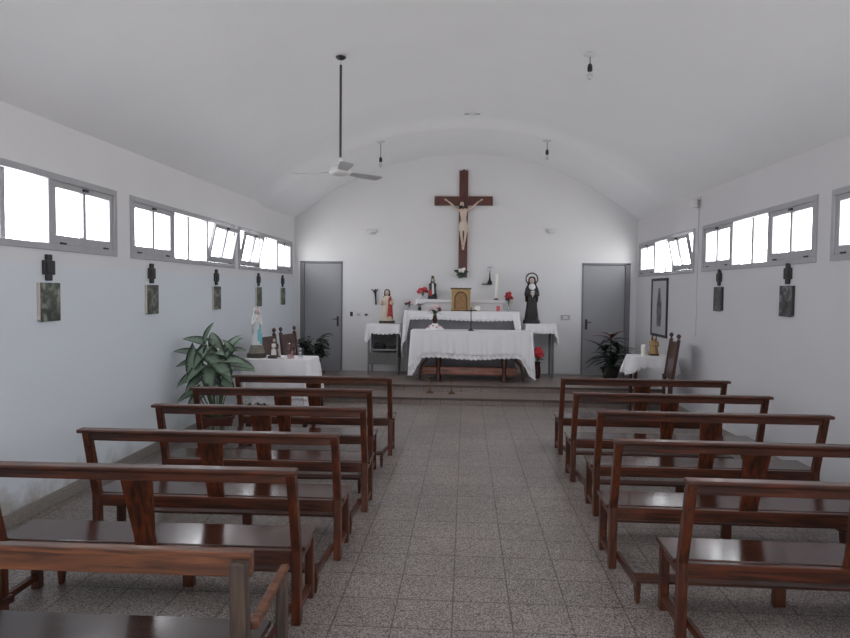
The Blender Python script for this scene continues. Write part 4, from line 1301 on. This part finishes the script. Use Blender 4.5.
obj('wick', MB().tube([(0, 0, .142), (.002, 0, .162)], .002, 6), M['blackp'], t)

# ------------------------------------------------------------------ plants
def pot(t, r, h, m):
    obj('pot', MB().lathe([(r * .7, 0), (r * .72, .01), (r * .98, h * .88), (r * 1.08, h * .89), (r * 1.08, h), (r * .95, h), (r * .9, h * .9), (.001, h * .88)], 26), M[m], t, smooth=True)
    obj('soil', MB().lathe([(r * .88, h * .885), (r * .86, h * .91), (.001, h * .925)], 20), M['soil'], t, smooth=True)
# 1. big variegated caladium by the left wall
PX, PY = -2.64, 6.76
t = thing('potted_plant', 'large leafy plant with pale-veined arrow leaves in a pot, by the left wall', 'plant', (PX, PY, 0))
pot(t, .17, .30, 'pot')
rnd = random.Random(12)
st = MB(); lf = MB()
spots = [  # leaf joint x, y, z, heading of the tip (x, y, z), length
    (-.16, .0, 1.10, (.25, -.2, .75), .26), (-.20, .02, 1.08, (-.85, -.1, .30), .26), (-.10, -.06, .97, (.75, -.4, -.55), .34), (-.24, -.06, .98, (-.2, -.5, -.8), .33),
    (-.30, .0, .96, (-.8, -.3, .25), .26), (-.28, -.05, .88, (-.95, -.2, -.1), .24), (-.05, -.10, .82, (.2, -.6, -.8), .32), (.05, -.10, .88, (.7, -.5, -.5), .34),
    (.12, -.05, .90, (.9, -.3, .10), .30), (.15, .04, .86, (.95, -.2, .0), .34), (.22, .02, 1.02, (.5, -.2, .75), .2), (.2, .0, 1.0, (-.35, -.3, .7), .18),
    (.22, .02, 1.0, (.95, -.2, .15), .17), (.17, .0, .98, (-.5, -.4, -.6), .2), (-.30, -.08, .74, (-.7, -.3, -.45), .24), (-.32, -.02, .70, (-.3, -.4, .8), .15), (-.18, -.1, .72, (-.5, -.5, -.5), .26),
    (.0, -.12, .70, (.4, -.7, -.45), .28), (.1, -.1, .70, (.8, -.5, -.4), .28), (-.30, .0, .55, (-.85, -.3, -.35), .26), (-.2, -.1, .52, (-.4, -.6, -.6), .24), (.1, .1, 1.0, (.3, .5, .5), .26),
    (-.05, .14, 1.02, (-.2, .7, .4), .26), (-.25, .16, .85, (-.5, .7, 0), .26), (.2, .16, .8, (.6, .6, 0), .26), (-.12, -.05, 1.02, (-.3, -.6, -.55), .28), (.02, -.06, .98, (.5, -.6, .1), .22),
    (-.14, -.13, .84, (-.6, -.5, -.55), .28), (.14, -.12, .78, (.5, -.7, .1), .24)]
for (x, y, z, d, L) in spots:
    x *= .8; L *= .86
    if y > .05: y = .08; d = (d[0], .2, d[2])
    st.tube([(x * .12, y * .12, .27), (x * .45, y * .5, z * .62), (x * .85, y * .9, z * .93), (x, y, z)], .007, 6, .004)
    leaf(lf, (x, y, z), d, (0, -.5, 1), L, L * .30, 9, .22, 'arrow', .22)
obj('stems', st, M['stem'], t, smooth=True)
obj('leaves', lf, M['cal'], t, smooth=True)

# 2. dracaena-like plant by the right door
t = thing('potted_plant', 'dark strap-leaved plant in a dark pot in front of the right grey door', 'plant', (2.44, 11.05, .201))
pot(t, .15, .20, 'potd')
rnd = random.Random(4)
st = MB(); lf = MB(); lr = MB()
for k, (bx_, by_, zt) in enumerate(((0, 0, .72), (-.10, -.06, .50), (.10, -.05, .52), (.02, -.1, .40))):
    st.tube([(bx_ * .2, by_ * .2, .18), (bx_ * .7, by_ * .7, zt * .6), (bx_, by_, zt)], .012, 8, .008)
    n = 15
    for i in range(n):
        a = 2.4 * i + k; e = .95 - 1.15 * i / n + rnd.uniform(-.1, .1)
        L = rnd.uniform(.30, .50)
        b = (bx_, by_, zt - .012 * i)
        d = (math.cos(a), math.sin(a) * .75 - .08, math.tan(e) * .7)
        # keep clear of the wall behind
        if d[1] > 0: L *= .62
        if d[0] > 0: L *= .82
        leaf(lr if (k == 0 and i < 5) else lf, b, d, (0, 0, 1), L, .046, 8, .40, 'lance', .3)
obj('trunk', st, M['oldd'], t, smooth=True)
obj('leaves', lf, M['dra'], t, smooth=True)
obj('young_leaves', lr, M['drar'], t, smooth=True); tag(t.children[-1], 'reddish young leaves')

# 3. bushy plant by the left door
t = thing('potted_plant', 'dark bushy plant in front of the left grey door', 'plant', (-2.58, 10.75, .201))
pot(t, .15, .28, 'potd')
rnd = random.Random(14)
st = MB(); lf = MB()
for k in range(26):
    a = rnd.uniform(0, 6.28); q = .30 * math.sqrt(rnd.random()); z = .38 + .36 * rnd.random()
    p = (q * math.cos(a), q * math.sin(a) * .8, z)
    st.tube([(p[0] * .2, p[1] * .2, .25), (p[0] * .6, p[1] * .6, z * .75), p], .005, 6, .003)
    for i in range(9):
        a2 = rnd.uniform(0, 6.28)
        f = rnd.uniform(.55, 1)
        leaf(lf, (p[0] * f, p[1] * f, .26 + (z - .26) * f), (math.cos(a2), math.sin(a2), rnd.uniform(-.3, .7)), (0, 0, 1), rnd.uniform(.09, .15), .028, 5, .25)
obj('stems', st, M['stem'], t, smooth=True)
obj('leaves', lf, M['dra'], t, smooth=True)

# ------------------------------------------------------------------ light
w = bpy.data.worlds.new('overcast'); scn.world = w; w.use_nodes = True
nt = w.node_tree; bg = nt.nodes['Background']
tc = nt.nodes.new('ShaderNodeTexCoord'); sp = nt.nodes.new('ShaderNodeSeparateXYZ'); nt.links.new(tc.outputs['Generated'], sp.inputs[0])
cr = nt.nodes.new('ShaderNodeValToRGB'); e = cr.color_ramp.elements
mr = nt.nodes.new('ShaderNodeMapRange'); mr.inputs[1].default_value = -1; mr.inputs[2].default_value = 1
nt.links.new(sp.outputs['Z'], mr.inputs[0]); nt.links.new(mr.outputs[0], cr.inputs['Fac'])
e[0].position = .46; e[0].color = (.95, .93, .90, 1); e[1].position = .54; e[1].color = (.93, .96, 1, 1)
nt.links.new(cr.outputs['Color'], bg.inputs['Color'])
bg.inputs['Strength'].default_value = 9.0
def portal(x, y, z, rot, sx, sy):
    l = bpy.data.lights.new('sky_portal', 'AREA'); l.shape = 'RECTANGLE'; l.size = sx; l.size_y = sy
    l.cycles.is_portal = True
    o = bpy.data.objects.new('sky_portal', l); col.objects.link(o); o.location = (x, y, z); o.rotation_euler = rot
for wins, x, ry in ((WINL, XL - .14, -PI / 2), (WINR, XR + .14, PI / 2)):
    for a, b in wins: portal(x, (a + b) / 2, (ZT + ZB) / 2, (0, ry, 0), ZT - ZB, b - a)
portal(-.05, YF - .15, 1.05, (PI / 2, 0, 0), 1.4, 2.1)

# ------------------------------------------------------------------ camera
cam = bpy.data.cameras.new('camera'); co = bpy.data.objects.new('camera', cam); col.objects.link(co)
cam.sensor_width = 36; cam.lens = 650 / 850 * 36; cam.clip_start = .05
yaw, pit, rol = .0623, .0427, .0101
co.location = (0, 0, 1.65)
co.matrix_world = Matrix.Translation((0, 0, 1.65)) @ Matrix.Rotation(yaw, 4, 'Z') @ Matrix.Rotation(PI / 2 - pit, 4, 'X') @ Matrix.Rotation(rol, 4, 'Z')
scn.camera = co
vs_ = scn.view_settings
vs_.view_transform = 'Standard'; vs_.look = 'None'; vs_.gamma = 1; vs_.use_curve_mapping = False
vs_.exposure = 0.22
